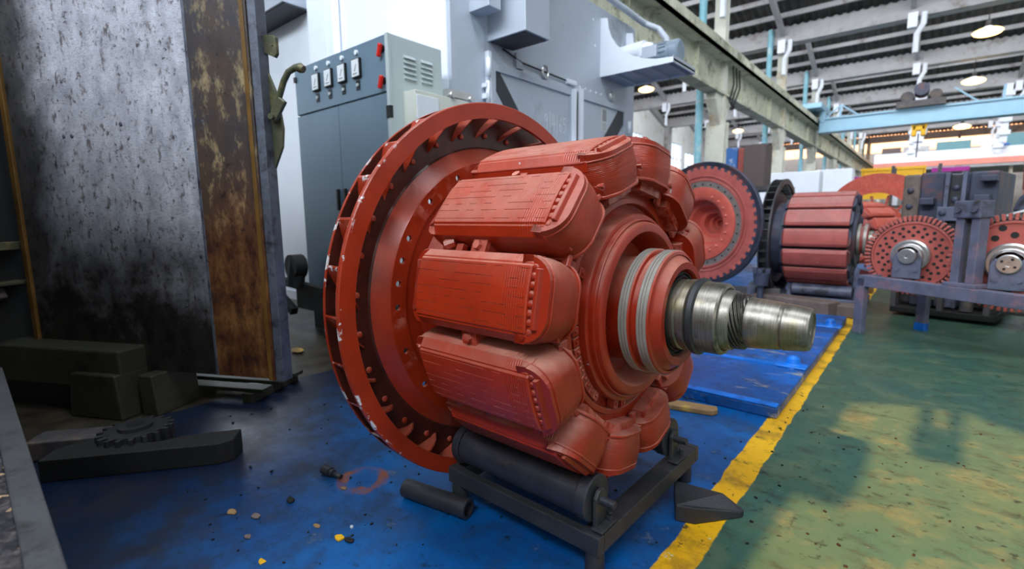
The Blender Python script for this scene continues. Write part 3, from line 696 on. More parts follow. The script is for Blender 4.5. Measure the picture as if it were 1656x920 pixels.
m = MB(); m.tube([(X+.02, 4.55, 3.32), (X+.05, 5.2, 3.28), (X+.16, 5.75, 3.17), (X+.30, 5.85, 3.10), (X+.42, 5.80, 2.95), (X+.46, 5.74, 2.70), (X+.46, 5.72, 2.5)], .035, 12)
m.build('curved_pipe', 'oven', t)
# notice and chalk writing
n_ = MB().box(X+.031, X+.034, 5.00, 5.13, 1.87, 2.13).build('notice_sheet', 'paper', dr)
m = MB(); m.box(X+.034, X+.0355, 5.02, 5.11, 1.98, 2.11)
for k in range(4): m.box(X+.034, X+.0355, 5.02, 5.11-.01*(k % 2), 1.89+.02*k, 1.898+.02*k)
m.build('notice_print', 'paper_print', n_)
def stroke(m, pts, wd=.007):
    for a, b in zip(pts, pts[1:]):
        d = Vector((b[0]-a[0], b[1]-a[1])); L = d.length
        if L < 1e-6: continue
        nx, ny = -d.y/L*wd/2, d.x/L*wd/2
        ex, ey = d.x/L*wd*.3, d.y/L*wd*.3
        P = [(a[0]-ex+nx, a[1]-ey+ny), (a[0]-ex-nx, a[1]-ey-ny), (b[0]+ex-nx, b[1]+ey-ny), (b[0]+ex+nx, b[1]+ey+ny)]
        m.add([(X+.0325, p[0], p[1]) for p in P], [(0, 1, 2, 3)])
G = {'0': [[(.5, 1), (.15, .8), (0, .5), (.15, .15), (.5, 0), (.85, .2), (1, .5), (.85, .85), (.5, 1)]],
     '9': [[(.9, .75), (.5, 1), (.1, .75), (.5, .5), (.9, .75), (.8, 0)]],
     '/': [[(.6, 1.2), (.4, -.2)]], '4': [[(.35, 1.1), (.1, .4), (1, .4)], [(.75, 1.0), (.75, -.1)]],
     '6': [[(.8, 1), (.3, .6), (.15, .2), (.5, 0), (.9, .25), (.5, .5), (.2, .3)]],
     '5': [[(.95, 1), (.2, .95), (.2, .55), (.7, .6), (.9, .3), (.6, .0), (.1, .05)]]}
m = MB(); yy = 3.93
for chh in '9/4/65':
    wd = .055 if chh != '/' else .03
    for st in G[chh]: stroke(m, [(yy+p[0]*wd, 1.765+p[1]*.14) for p in st])
    yy += wd+.018
m.build('chalk_date', 'chalk', dl)

# ================================================================== CONTROL CABINET
CX0, CX1, CY0, CY1, CZ0, CZ1 = -4.03, -2.79, 2.10, 2.56, .36, 2.135
t = thing('control_cabinet', 'tall blue grey electrical control cabinet with four meters beside the oven', 'cabinet', (0, 0, 0))
MB().box(CX0, CX1, CY0+.012, CY1, CZ0, CZ1).build('body', 'cab_side', t, .003)
MB().box(CX0, CX1-.03, CY0-.008, CY0+.012, 1.775, CZ1-.004).build('instrument_panel', 'cab', t, .003)
d1 = MB().box(CX0, -3.42, CY0-.008, CY0+.012, CZ0+.02, 1.763).build('door', 'cab', t, .003)
d2 = MB().box(-3.416, CX1-.03, CY0-.008, CY0+.012, CZ0+.02, 1.763).build('door', 'cab', t, .003)
for dd, x in ((d1, -3.47), (d2, -3.37)): MB().box(x-.013, x+.013, CY0-.03, CY0-.008, 1.0, 1.16).build('door_handle', 'black', dd, .004)
MB().box(CX1-.028, CX1+.004, CY0-.012, CY0+.014, CZ0, CZ1).build('corner_strip', 'cab_side', t, .002)
MB().box(CX1-.035, CX1+.006, CY0-.016, CY0+.01, 1.60, 1.68).build('door_hinge', 'black', t)
MB().box(CX0-.004, CX0+.03, CY0-.02, CY0, 2.03, 2.07).build('door_hinge', 'black', t)
for i, x in enumerate((-3.69, -3.51, -3.325, -3.142)):
    z = 1.977
    g = MB().box(x-.050, x+.050, CY0-.028, CY0-.008, z-.064, z+.064).build('meter', 'black', t, .004)
    MB().box(x-.042, x+.042, CY0-.031, CY0-.028, z-.056, z+.056).build('meter_face', 'meter', g)
    m = MB(); m.box(x-.025, x+.025, CY0-.0325, CY0-.031, z-.04, z-.036); m.obox((x+.005, CY0-.032, z), (.003, .002, .05), Matrix.Rotation(radians(25), 3, 'Y')); m.build('needle', 'black', g)
    MB().cyl((x, CY0-.008, z+.105), (x, CY0-.022, z+.105), .016, 14).build('pilot_lamp', 'white', t)
    b = MB().box(x-.022, x+.022, CY0-.012, CY0-.008, z-.145, z-.080).build('switch_plate', 'black', t)
    m = MB(); m.cyl((x, CY0-.012, z-.112), (x, CY0-.022, z-.112), .012, 12); m.build('switch_knob', 'cab_side', b)
for z in (2.045, 1.845):
    s_ = MB().cyl((-2.845, CY0-.008, z), (-2.845, CY0-.02, z), .024, 16).build('switch_base', 'black', t)
    MB().obox((-2.85, CY0-.032, z-.012), (.028, .026, .085), Matrix.Rotation(radians(20), 3, 'Y')).build('switch_handle', 'redplastic', s_, .008)
for (y0, y1) in ((2.215, 2.315), (2.365, 2.465)):
    for k in range(5):
        z = 2.015-.033*k
        m = MB(); m.prism([(z-.010, CX1), (z-.010, CX1+.016), (z+.012, CX1)], y0, y1, 'y') if False else m.add([(CX1, y0, z-.010), (CX1+.016, y0, z-.010), (CX1, y0, z+.012), (CX1, y1, z-.010), (CX1+.016, y1, z-.010), (CX1, y1, z+.012)], [(0, 1, 2), (3, 5, 4), (0, 3, 4, 1), (1, 4, 5, 2), (0, 2, 5, 3)])
        m.build('louvre', 'cab_side', t)
t = thing('breaker_box', 'cream breaker box with a grey door mounted beside the control cabinet', 'box', (0, 0, 0))
MB().box(CX1, -2.66, 2.20, 2.70, .95, 1.78).build('body', 'cream', t, .004)
MB().box(-2.66, -2.652, 2.205, 2.40, .97, 1.75).build('cover', 'meter', t, .003)
MB().box(-2.66, -2.652, 2.50, 2.62, 1.50, 1.63).build('window_pane', 'black', t, .003)
m = MB(); m.box(-2.72, -2.66, 2.50, 2.74, 1.79, 1.84); m.cyl((-2.67, 2.53, 1.80), (-2.64, 2.53, 1.80), .022, 10); m.cyl((-2.67, 2.72, 1.80), (-2.64, 2.72, 1.80), .022, 10); m.build('clamp_bar', 'galv', t)
# dark stand in front, under the cabinet
t = thing('pipe_stand', 'black low steel stand of bars in front of the grey control cabinet', 'stand', (0, 0, 0))
for a, b in [((-4.6, 1.98, .42), (-2.6, 1.98, .32)), ((-4.6, 1.98, .40), (-4.1, 1.98, .15))]: MB().bar(a, b, .06, .06).build('bar', 'very_dark', t)
for x in (-3.55, -2.75): MB().box(x-.03, x+.03, 1.95, 2.01, 0, .36).build('leg', 'very_dark', t)
MB().box(-4.0, -2.5, 1.96, 2.06, .20, .36).build('cross_beam', 'very_dark', t)
m = MB(); m.cyl((-3.95, 1.9, .55), (-3.95, 2.0, .55), .10, 18); m.cyl((-3.95, 1.93, .38), (-3.95, 1.97, .62), .07, 12)
tag(m.build('dark_pulley', 'rubber'), 'black pulley leaning at the foot of the control cabinet', 'pulley')
tag(MB().box(CX0, CX1, CY0+.02, CY1, 0, CZ0).build('steel_plinth', 'very_dark'), 'black base box carrying the control cabinet', 'plinth')
tag(MB().tube([(-3.62, 1.5, .20), (-3.60, 1.5, .12), (-3.58, 1.48, .05), (-3.65, 1.44, .012), (-3.72, 1.42, .012)], .010, 6).build('frayed_rope', 'brass'), 'yellowish rope end hanging near the black stand', 'rope')
tag(MB().sphere((-3.35, 1.62, .015), .05, 8, (1.2, .8, .35)).build('crumpled_rag', 'wood'), 'small pale crumpled rag on the dirty floor behind the wheel', 'rag')

# ================================================================== ROTORS
def polar(R, th, s): return (s, -R*cos(th), R*sin(th))
def annulus_holes(m, s0, s1, R1, R2, holes, n_total, hr):
    """flat ring from R1 to R2, split in n_total sectors, the chosen ones pierced by a round hole"""
    for i in range(n_total):
        a0 = 2*pi*(i-.5)/n_total; a1 = 2*pi*(i+.5)/n_total; am = (a0+a1)/2
        if i in holes:
            Rm = (R1+R2)/2; N = 24
            inn, outp = [], []
            for k in range(N):
                ph = 2*pi*k/N+.001; dx, dy = cos(ph), sin(ph)
                # in (radius, angle*Rm) space
                hx, hy = Rm+hr*dx, hr*dy
                k1 = ((R2-R1)/2)/max(abs(dx), 1e-6); k2 = ((a1-a0)/2*Rm)/max(abs(dy), 1e-6); kk = min(k1, k2)
                inn.append((hx, am+hy/Rm)); outp.append((Rm+kk*dx, am+kk*dy/Rm))
            for s_ in (s0, s1):
                m.add([polar(*p, s_) for p in inn]+[polar(*p, s_) for p in outp], [(k, (k+1) % N, N+(k+1) % N, N+k) for k in range(N)])
            m.add([polar(*p, s0) for p in inn]+[polar(*p, s1) for p in inn], [(k, (k+1) % N, N+(k+1) % N, N+k) for k in range(N)], True)
            # corners
            for (ra, aa) in ((R1, a0), (R1, a1), (R2, a0), (R2, a1)):
                j = min(range(N), key=lambda q: (outp[q][0]-ra)**2+((outp[q][1]-aa)*Rm)**2)
                for s_ in (s0, s1):
                    m.add([polar(*outp[(j-1) % N], s_), polar(*outp[j], s_), polar(*outp[(j+1) % N], s_), polar(ra, aa, s_)], [(0, 1, 2, 3)])
        else:
            K = 3
            for s_ in (s0, s1):
                for q in range(K):
                    b0, b1 = a0+(a1-a0)*q/K, a0+(a1-a0)*(q+1)/K
                    m.add([polar(R1, b0, s_), polar(R2, b0, s_), polar(R2, b1, s_), polar(R1, b1, s_)], [(0, 1, 2, 3)])
    return m

def shoe_mesh(s0, s1, hw, R=.485, r_edge=.455, r_in=.43, groove=True, nseg=14):
    """pole shoe: cross section in (t, r), extruded along s, with broken grooves"""
    sec = []; n = 40
    for k in range(n+1):
        t_ = -hw+2*hw*k/n; a = t_/.485; sec.append((.485*sin(a) if True else t_, R*cos(a)-(0 if abs(t_) < hw*.93 else .004)))
    gro = [int(n*f) for f in (.10, .25, .38, .51, .64, .77, .90)] if groove else []
    side = hw+.0165
    sec = [(-side, r_in), (-side, r_edge)] + sec + [(side, r_edge), (side, r_in)]
    m = MB(); rnd = random.Random(3)
    cuts = {}
    for g in gro:
        for q in range(nseg): cuts[(g, q)] = rnd.random() < .72
    L = s1-s0
    # rounded ends: (ds, inset of radius, inset of half width)
    st = [(0, .030, .022), (.008, .012, .010), (.022, 0, 0)]
    svals = [(s0+d, ri, wi) for d, ri, wi in st]
    for q in range(nseg+1): svals.append((s0+.022+(L-.022-.004)*q/nseg, 0, 0))
    svals += [(s1, .003, .001)]
    rings = []
    for (s_, ri, wi) in svals:
        rings.append([(s_, tt*(1-wi/side), max(r_in, rr-ri*(1 if rr > r_in+.001 else 0))) for tt, rr in sec])
    k = len(sec)
    for i in range(len(rings)-1):
        q = i-3
        for j in range(k-1):
            gi = j-2
            if gi in gro and 0 <= q < nseg and cuts.get((gi, q)):
                a, b, c_, d = rings[i][j], rings[i][j+1], rings[i+1][j+1], rings[i+1][j]
                mid = lambda p, q_, f: tuple(p[x]+(q_[x]-p[x])*f for x in range(3))
                f0, f1 = .30, .62
                a1, a2, d1_, d2_ = mid(a, b, f0), mid(a, b, f1), mid(d, c_, f0), mid(d, c_, f1)
                ga = tuple((mid(a1, a2, .5)[0], mid(a1, a2, .5)[1], mid(a1, a2, .5)[2]-.0035)); gd = tuple((mid(d1_, d2_, .5)[0], mid(d1_, d2_, .5)[1], mid(d1_, d2_, .5)[2]-.0035))
                m.add([a, a1, ga, a2, b, c_, d2_, gd, d1_, d], [(0, 1, 8, 9), (1, 2, 7, 8), (2, 3, 6, 7), (3, 4, 5, 6)])
            else:
                m.add([rings[i][j], rings[i][j+1], rings[i+1][j+1], rings[i+1][j]], [(0, 1, 2, 3)], abs(j-k/2) < k/2-3)
    m.add(rings[0], [tuple(range(k))]); m.add(rings[-1], [tuple(range(k-1, -1, -1))])
    return m

def rrect(x0, x1, hw, rad, n=8):
    pts = []
    for (cx_, cy_, a0) in ((x1-rad, hw-rad, 0), (x0+rad*.6, hw-rad*.6, pi/2), (x0+rad*.6, -hw+rad*.6, pi), (x1-rad, -hw+rad, 1.5*pi)):
        r_ = rad if cx_ > (x0+x1)/2 else rad*.6
        for k in range(n+1):
            a = a0+pi/2*k/n; pts.append((cx_+r_*cos(a), cy_+r_*sin(a)))
    return pts
def coil_mesh(s0, s1, hw0, hw1, r0c, r1c, rad, endflare=.0):
    m = MB(); N = 6; rings = []
    for q in range(N+1):
        f = q/N; z = r0c+(r1c-r0c)*f; hw = hw0+(hw1-hw0)*f
        bul = .004*sin(pi*f)
        rings.append([(p[0], p[1], z) for p in rrect(s0-bul, s1+bul+endflare*(1-f), hw+bul, rad)])
    k = len(rings[0])
    for q in range(N):
        m.add(rings[q]+rings[q+1], [(j, (j+1) % k, k+(j+1) % k, k+j) for j in range(k)], True)
    m.add(rings[0], [tuple(range(k-1, -1, -1))]); m.add(rings[-1], [tuple(range(k))])
    return m
def plate_mesh(pts, z0, z1):
    return MB().prism(pts, z0, z1, 'z')

ROT = thing('alternator_rotor', 'large red painted salient pole rotor with fan wheel resting on the black roller stand', 'rotor', (-1.1396, 1.3147, .680), radians(-1.39))
FO, FI = .642, .592
# fan: front ring, back ring, blades
m = MB(); m.lathe([(-.014, FI), (0, FI), (.0, FI+.002), (0, FO-.003), (-.003, FO), (-.014, FO), (-.014, FI)], 160); m.build('fan_front_ring', 'red_fan', ROT)
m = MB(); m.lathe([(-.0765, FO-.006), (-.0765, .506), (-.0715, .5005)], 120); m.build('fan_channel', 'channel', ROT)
m = MB(); m.lathe([(-.077, FO-.004), (-.077, .505), (-.072, .50), (-.045, .455), (-.040, .452)], 160)
m.lathe([(-.052, .452), (-.056, .46), (-.085, .505), (-.089, .51), (-.089, FO-.006), (-.087, FO-.004), (-.077, FO-.004)], 160)
annulus_holes(m, -.040, -.052, .402, .452, {0, 1, 2, 3, 5, 7, 9, 11, 12, 14, 16, 18, 19, 21, 22, 24, 25, 27, 29, 31, 32, 34, 36}, 38, .0095)
m.lathe([(-.040, .402), (-.040, .398), (-.046, .395), (-.046, .34), (-.052, .34), (-.052, .402)], 160)
m.build('fan_back_disc', 'red_fan', ROT)
bp = MB()
TH = .0035
def blade_pts():
    a_in, a_out = radians(-11.5), radians(.5)
    pts = []
    for k in range(7):
        f = k/6; R = .535+(.640-.535)*f; a = a_in+(a_out-a_in)*(f**1.25)
        pts.append((R, a))
    return pts
bpts = blade_pts()
top = []; bot = []
for (R, a) in bpts:
    f = (R-.535)/.105
    sf = -.014 if f > .55 else -.077+(.063)*(f/.55)**.8*1.0
    top.append((R, a, sf))
vs = []
for sgn in (-1, 1):
    for (R, a, sf) in top:
        aa = a+sgn*TH/R; vs.append(polar(R, aa, sf)); vs.append(polar(R, aa, -.078))
n7 = len(top); fs = []
for k in range(n7-1):
    fs.append((2*k, 2*k+2, 2*k+3, 2*k+1)); o = 2*n7; fs.append((o+2*k, o+2*k+1, o+2*k+3, o+2*k+2)); fs.append((2*k, o+2*k, o+2*k+2, 2*k+2))
fs += [(0, 1, 2*n7+1, 2*n7), (2*n7-2, 4*n7-2, 4*n7-1, 2*n7-1)]
bp.add(vs, fs, True)
b0 = bp.build('fan_blade', 'red_fan', ROT)
for k in range(1, 30): inst(b0, ROT, None, (-radians(12*k), 0, 0))
rv = MB().sphere((-.072, 0, 0), .010, 8, (.7, 1, 1)).build('rivet', 'red_fan', ROT, loc=(0, -.545*cos(radians(5)), .545*sin(radians(5))))
for k in range(1, 30):
    a = radians(5+12*k); inst(rv, ROT, (0, -.545*cos(a), .545*sin(a)))
# spider and hub
m = MB(); m.lathe([(-.046, .345), (-.02, .335), (.03, .325), (.05, .345), (.08, .352), (.50-.03, .352), (.478, .350), (.484, .335), (.484, .316)], 96); m.build('spider', 'red', ROT)
m = MB(); m.lathe([(.470, .316), (.488, .316), (.492, .313), (.494, .300), (.492, .298), (.474, .296), (.470, .283), (.47, .268)], 128); m.build('balance_ring', 'red', ROT)
m = MB(); m.lathe([(.470, .270), (.512, .270), (.516, .268), (.519, .258), (.519, .256), (.530, .256), (.533, .2545), (.533, .2515), (.529, .2495), (.533, .2475), (.541, .246), (.544, .243), (.546, .236), (.546, .221), (.543, .218), (.46, .196), (.455, .150)], 128)
m.build('hub_ring', 'red', ROT)
m = MB(); m.lathe([(.455, .155), (.47, .150), (.50, .149), (.53, .152), (.548, .158), (.553, .162)], 96); m.lathe([(.578, .166), (.584, .160), (.596, .159), (.603, .163)], 96)
m.lathe([(.630, .164), (.634, .158), (.640, .150), (.653, .143), (.657, .140), (.657, .122), (.652, .119), (.640, .117), (.640, .09)], 96); m.build('hub_sleeve', 'red', ROT)
for (a, b, R) in ((.553, .578, .174), (.603, .630, .172)):
    m = MB(); m.lathe([(a, R-.015), (a, R-.001), (a+.001, R), (a+.0085, R), (a+.0086, R-.004), (a+.0097, R-.004), (a+.0098, R), (a+.0165, R), (a+.0166, R-.004), (a+.0177, R-.004), (a+.0178, R), (b-.001, R), (b, R-.002), (b, R-.015)], 96)
    m.build('slip_ring', 'ring_grey', ROT)
    m = MB(); m.lathe([(b, R-.001), (b+.004, R-.004), (b+.006, R-.012)], 96); m.build('ring_shoulder', 'red', ROT)
# shaft with its steps
m = MB(); m.lathe([(.640, .116), (.648, .113), (.648, .110), (.643, .108), (.643, .104), (.650, .102), (.650, .099)], 72); m.build('oil_seal', 'rubber', ROT)
m = MB(); m.lathe([(.60, .095), (.664, .095), (.668, .091), (.674, .091), (.676, .096), (.690, .096), (.694, .091), (.697, .091)], 72)
m.build('shaft_journal', 'shaft', ROT)
m = MB(); m.lathe([(.697, .090), (.697, .099), (.700, .101), (.711, .101), (.713, .098), (.715, .0925)], 72); m.build('locking_collar', 'black_steel', ROT)
m = MB(); m.lathe([(.715, .0925), (.716, .0935), (.765, .0925), (.770, .089), (.772, .082), (.766, .078)], 72); m.build('bearing_seat', 'shaft', ROT)
m = MB(); m.lathe([(.766, .080), (.772, .077), (.790, .075), (.794, .072), (.794, .066)], 72); m.build('shaft_step', 'shaft', ROT)
m = MB(); m.lathe([(.794, .070), (.796, .071), (.818, .070), (.822, .066), (.824, .062)], 72); m.build('shaft_thread', 'thread', ROT)
m = MB(); m.lathe([(.824, .0625), (.828, .0635), (.896, .0570), (.898, .0555), (.903, .0555), (.905, .0565), (.952, .0505), (.958, .0475), (.959, .040), (.956, .038), (.956, .012), (.948, 0)], 72); m.build('shaft_taper', 'shaft', ROT)
# weights in the balance groove
bw = MB().box(.474, .499, -.0122, .0122, .2705, .2955)
bwo = None
for a in [26]+[13-5.7*k for k in range(12)]+[-75, -84, 150, 205]:
    if bwo is None: bwo = bw.build('balance_weight', 'red', ROT, .0015, 1, rot=(-radians(a-90), 0, 0)); bsc = MB().cyl((.499, 0, .283), (.503, 0, .283), .0048, 8).build('set_screw', 'red_coil', bwo)
    else: inst(bsc, inst(bwo, ROT, None, (-radians(a-90), 0, 0)))
# poles
PITCH, PH = 30., 10.5
S0, S1, HW = .100, .500, .083
def rotx(th_deg): return (-(radians(th_deg)-pi/2), 0, 0)     # local +z -> radial direction at angle th, +y -> away from the camera side
pole0 = shoe_mesh(S0, S1, HW).build('pole_shoe', 'red_shoe', ROT, rot=rotx(PH))
poles = [pole0]
for k in range(1, 12): poles.append(inst(pole0, ROT, None, rotx(PH+PITCH*k)))
coil0 = coil_mesh(.078, .547, .090, .0985, .362, .452, .066, .004).build('field_coil', 'red_coil', ROT, rot=rotx(PH))
fl = plate_mesh(rrect(.074, .549, .1005, .066), .450, .455)
cap0 = fl.build('coil_collar', 'red', ROT, .0015, 1, rot=rotx(PH))
fl2 = plate_mesh(rrect(.072, .553, .094, .062), .354, .362)
low0 = fl2.build('coil_collar', 'red', ROT, .0015, 1, rot=rotx(PH))
def nose(x0, x1, hw, rad, z_lo, z_hi0, z_hi1):
    """D shaped end block between the pole face and the rounded winding end"""
    pts = [(x0, -hw)] + [(x1-rad+rad*cos(a), -hw+rad+rad*sin(a)) for a in [-pi/2+pi/2*k/8 for k in range(9)]] + [(x1-rad+rad*cos(a), hw-rad+rad*sin(a)) for a in [pi/2*k/8 for k in range(9)]] + [(x0, hw)]
    n = len(pts); m = MB(); zt = lambda x: z_hi0+(z_hi1-z_hi0)*(x-x0)/(x1-x0)
    vs = [(p[0], p[1], z_lo) for p in pts]+[(p[0], p[1], zt(p[0])) for p in pts]
    return m.add(vs, [tuple(range(n-1, -1, -1)), tuple(range(n, 2*n))]+[(k, (k+1) % n, n+(k+1) % n, n+k) for k in range(n)])
ep0 = nose(S1-.004, .5460, .0985, .064, .440, .472, .466).build('end_plate', 'red', ROT, .012, 2, rot=rotx(PH))
m = MB(); m.prism([(S1+.010, .45), (S1+.012, .480), (S1+.021, .479), (S1+.026, .468), (S1+.027, .45)], -.066, .070, 'y')
rg0 = m.build('end_ridge', 'red', ROT, .002, 2, rot=rotx(PH))
m = MB(); m.prism([(S0-.03, .43), (S0-.028, .455), (S0, .468), (S0, .43)], -.070, .070, 'y'); ep1 = m.build('end_plate', 'red', ROT, .003, 2, rot=rotx(PH))
m = MB(); m.box(.08, .52, -.06, .06, .33, .44); core0 = m.build('pole_core', 'red', ROT, rot=rotx(PH))
for k in range(1, 12):
    for o in (coil0, cap0, low0, ep0, rg0, ep1, core0): inst(o, ROT, None, rotx(PH+PITCH*k))
# damper bar ends, seven per pole, sub-parts of the shoe
bead = MB().sphere((0, 0, 0), .0108, 10, (1.15, .95, .95)).build('damper_bar_end', 'red', pole0, loc=(S1+.003, 0, .470))
for p in poles:
    for j in range(8):
        tt = (-3.5+j)/3.5*.075; a = tt/.485
        if p is pole0 and j == 0: bead.location = (S1+.003, .470*sin(a), .470*cos(a)); continue
        inst(bead, p, (S1+.003, .470*sin(a), .470*cos(a)))
# clamps between poles, leads near the hub
m = MB(); m.box(.262, .312, -.022, .022, .435, .452); m.box(.27, .305, -.012, .012, .35, .437)
cl0 = m.build('coil_clamp', 'red', ROT, .002, 1, rot=rotx(PH+15))
hx = [(.0125*cos(pi/3*k), .0125*sin(pi/3*k)) for k in range(6)]
m = MB(); m.prism([(.287+p[0], p[1]) for p in hx], .452, .463, 'z'); cb0 = m.build('clamp_bolt', 'red', cl0)
m = MB(); m.tube([(.15, -.015, .435), (.165, 0, .446), (.185, .01, .44)], .014, 8, True, [.008, .017, .012]); m.box(.19, .215, -.01, .01, .42, .437); ln0 = m.build('coil_lead', 'red', ROT, rot=rotx(PH+15))
m = MB(); m.obox((.505, 0, .372), (.034, .030, .012), Matrix.Rotation(radians(-25), 3, 'Y')); m.box(.492, .506, -.012, .012, .33, .372); tb0 = m.build('tab_block', 'red', ROT, .002, 1, rot=rotx(PH+15))
m = MB(); m.tube([(.50, 0, .40), (.515, .006, .385), (.52, .01, .362)], .011, 8, True, [.013, .016, .008]); m.cyl((.512, -.004, .40), (.53, -.004, .40), .006, 6); ld0 = m.build('coil_lead', 'red', ROT, rot=rotx(PH+15+4))
for k in range(1, 12):
    c = inst(cl0, ROT, None, rotx(PH+15+PITCH*k)); inst(cb0, c)
    if k % 2 == 0: inst(ln0, ROT, None, rotx(PH+15+PITCH*k))
    inst(tb0, ROT, None, rotx(PH+15+PITCH*k+random.uniform(-3, 3)))
    inst(ld0, ROT, None, rotx(PH+18+PITCH*k))

# ------------------------------------------------------------------ roller stand under the rotor
ST = thing('roller_stand', 'black steel frame on four short feet with two big rollers carrying the rotor', 'stand', (-1.1396, 1.3147, 0), radians(-1.39))
zt = .130
MB().box(.0, .575, -.285, -.257, zt-.052, zt).build('side_rail', 'black_steel', ST, .003)
MB().box(.0, .575, .360, .388, zt-.052, zt).build('side_rail', 'black_steel', ST, .003)
MB().box(.515, .575, -.257, .36, zt-.052, zt).build('end_rail', 'black_steel', ST, .003)
MB().box(.0, .050, -.257, .36, zt-.052, zt).build('end_rail', 'black_steel', ST, .003)
for (x, y) in ((.545, -.255), (.03, -.262), (.535, .36), (.03, .36)): MB().cyl((x, y, 0), (x, y, zt-.05), .027, 20, .025).build('foot', 'black_steel', ST)
for y in (-.236, .232):
    zc = .207
    r_ = MB(); r_.lathe([(.062, 0), (.062, .056), (.064, .058), (.500, .058), (.502, .056), (.502, 0)], 48)
    ro = r_.build('roller', 'roller', ST, loc=(0, y, zc))
    m = MB(); m.lathe([(.504, .0), (.504, .061), (.506, .063), (.534, .063), (.537, .060), (.537, .02), (.537, 0)], 48); m.build('roller_cap', 'roller', ro)
    m = MB(); m.lathe([(.034, .0), (.034, .061), (.036, .063), (.058, .063), (.060, .060), (.060, 0)], 48); m.build('roller_cap', 'roller', ro)
    m = MB(); m.lathe([(.537, .012), (.590, .011), (.592, .009), (.592, 0)], 20); m.build('axle_pin', 'roller', ro)
    m = MB(); m.prism([(-.026, -.07), (.026, -.07), (.026, .012), (.010, .030), (-.010, .030), (-.026, .012)], .541, .552, 'x'); m.build('bracket', 'black_steel', ro, .002)
    m = MB(); m.box(.541, .575, -.035, .045, -.072, -.066); m.build('bracket_foot', 'black_steel', ro, .002)
    m = MB(); m.prism([(.560+.010*cos(pi/3*k), .030+.010*sin(pi/3*k)) for k in range(6)], -.066, -.052, 'z'); m.cyl((.56, .03, -.052), (.56, .03, -.042), .006, 8); m.build('bolt', 'roller', ro)
    m = MB(); m.prism([(-.026, -.07), (.026, -.07), (.026, .012), (-.026, .012)], .018, .030, 'x'); m.build('bracket', 'black_steel', ro, .002)

# ------------------------------------------------------------------ background rotors
def disc_rotor():
    t = thing('disc_rotor', 'pink red disc shaped rotor standing on edge, its hollow hub facing the camera', 'rotor')
    ax = Vector((-.25, -.965, 0)).normalized()
    t.location = (-1.83, 5.32, .835)
    t.rotation_euler = (0, 0, atan2(ax.y, ax.x))
    R = .645
    m = MB(); m.lathe([(-.06, R*.93), (-.06, R-.006), (-.055, R), (-.015, R), (-.01, R-.005), (-.01, R-.05)], 96); m.build('outer_rim', 'dark_blue_steel', t)
    # toothed ring
    m = MB(); n = 46; prof = []
    for k in range(n):
        for (f, rr) in ((0, .600), (.44, .600), (.5, .572), (.94, .572)): prof.append((2*pi*(k+f)/n, rr))
    vs = [polar(.500, a, -.004) for a, r_ in prof]+[polar(r_, a, -.004) for a, r_ in prof]+[polar(r_, a, -.012) for a, r_ in prof]; N = len(prof)
    m.add(vs, [(i, (i+1) % N, N+(i+1) % N, N+i) for i in range(N)]+[(N+i, N+(i+1) % N, 2*N+(i+1) % N, 2*N+i) for i in range(N)])
    m.build('toothed_ring', 'old_red', t)
    m = MB(); m.lathe([(-.05, .645), (-.010, .64), (-.010, .57)], 96); m.build('back_ring', 'dark_blue_steel', t)
    m = MB(); m.lathe([(-.004, .505), (.004, .503), (.004, .492), (-.010, .486), (-.010, .470), (.006, .466), (.006, .448), (0, .444)], 96); m.build('grooved_ring', 'old_red', t)
    m = MB(); m.lathe([(0, .444), (0, .385)], 96); m.build('bare_ring', 'ring_blue', t)
    h0 = None
    for k in range(28):
        a = 2*pi*k/28
        if h0 is None: h0 = MB().cyl((0.0, 0, 0), (.003, 0, 0), .010, 8).build('bolt_hole', 'very_dark', t, loc=polar(.412, a, 0))
        else: inst(h0, t, polar(.412, a, 0))
    m = MB(); m.lathe([(0, .385), (.012, .383), (.016, .37), (.016, .275), (.010, .262), (0, .25), (-.10, .235), (-.11, .225), (-.11, .20), (-.22, .17), (-.23, .16), (-.23, .115), (-.31, .10), (-.31, .07), (-.36, .06), (-.36, .035), (-.40, .03), (-.40, 0)], 96)
    m.build('hub', 'old_red2', t)
    b0 = None
    for k in range(22):
        if k in (5, 6, 16, 17): continue
        a = 2*pi*k/22
        if b0 is None: b0 = MB().sphere((0, 0, 0), .017, 8, (.9, 1, 1)).build('hub_bolt', 'old_red2', t, loc=polar(.298, a, .016))
        else: inst(b0, t, polar(.298, a, .016))
    return t
disc_rotor()
t = thing('support_frame', 'grey steel cradle under the upright disc rotor', 'frame', (-1.82, 5.42, 0), radians(10))
for x in (-.5, .45): MB().box(x, x+.08, -.15, .35, 0, .2).build('block', 'grey_blue', t, .005)
MB().box(-.6, .75, -.12, -.04, .12, .19).build('cross_bar', 'grimy', t, .005)
m = MB(); m.box(-1.30, -.98, 5.35, 5.9, .10, .13); tag(m.build('grey_sheet', 'grey_blue'), 'pale grey steel sheet on the floor beside the screw jack', 'sheet')
t = thing('screw_jack', 'dark screw jack standing between the two rotors', 'jack', (-1.20, 5.25, 0))
MB().cyl((0, 0, .0), (0, 0, .05), .09, 16, .06).build('base', 'dark_blue_steel', t); MB().cyl((0, 0, .05), (0, 0, .26), .028, 12).build('column', 'dark_blue_steel', t)
MB().cyl((0, 0, .24), (0, 0, .36), .065, 12, .075).build('head', 'dark_blue_steel', t)
for k in range(4): MB().box(-.02+.06*cos(pi/2*k), .02+.06*cos(pi/2*k), -.02+.06*sin(pi/2*k), .02+.06*sin(pi/2*k), .36, .41).build('claw', 'dark_blue_steel', t)

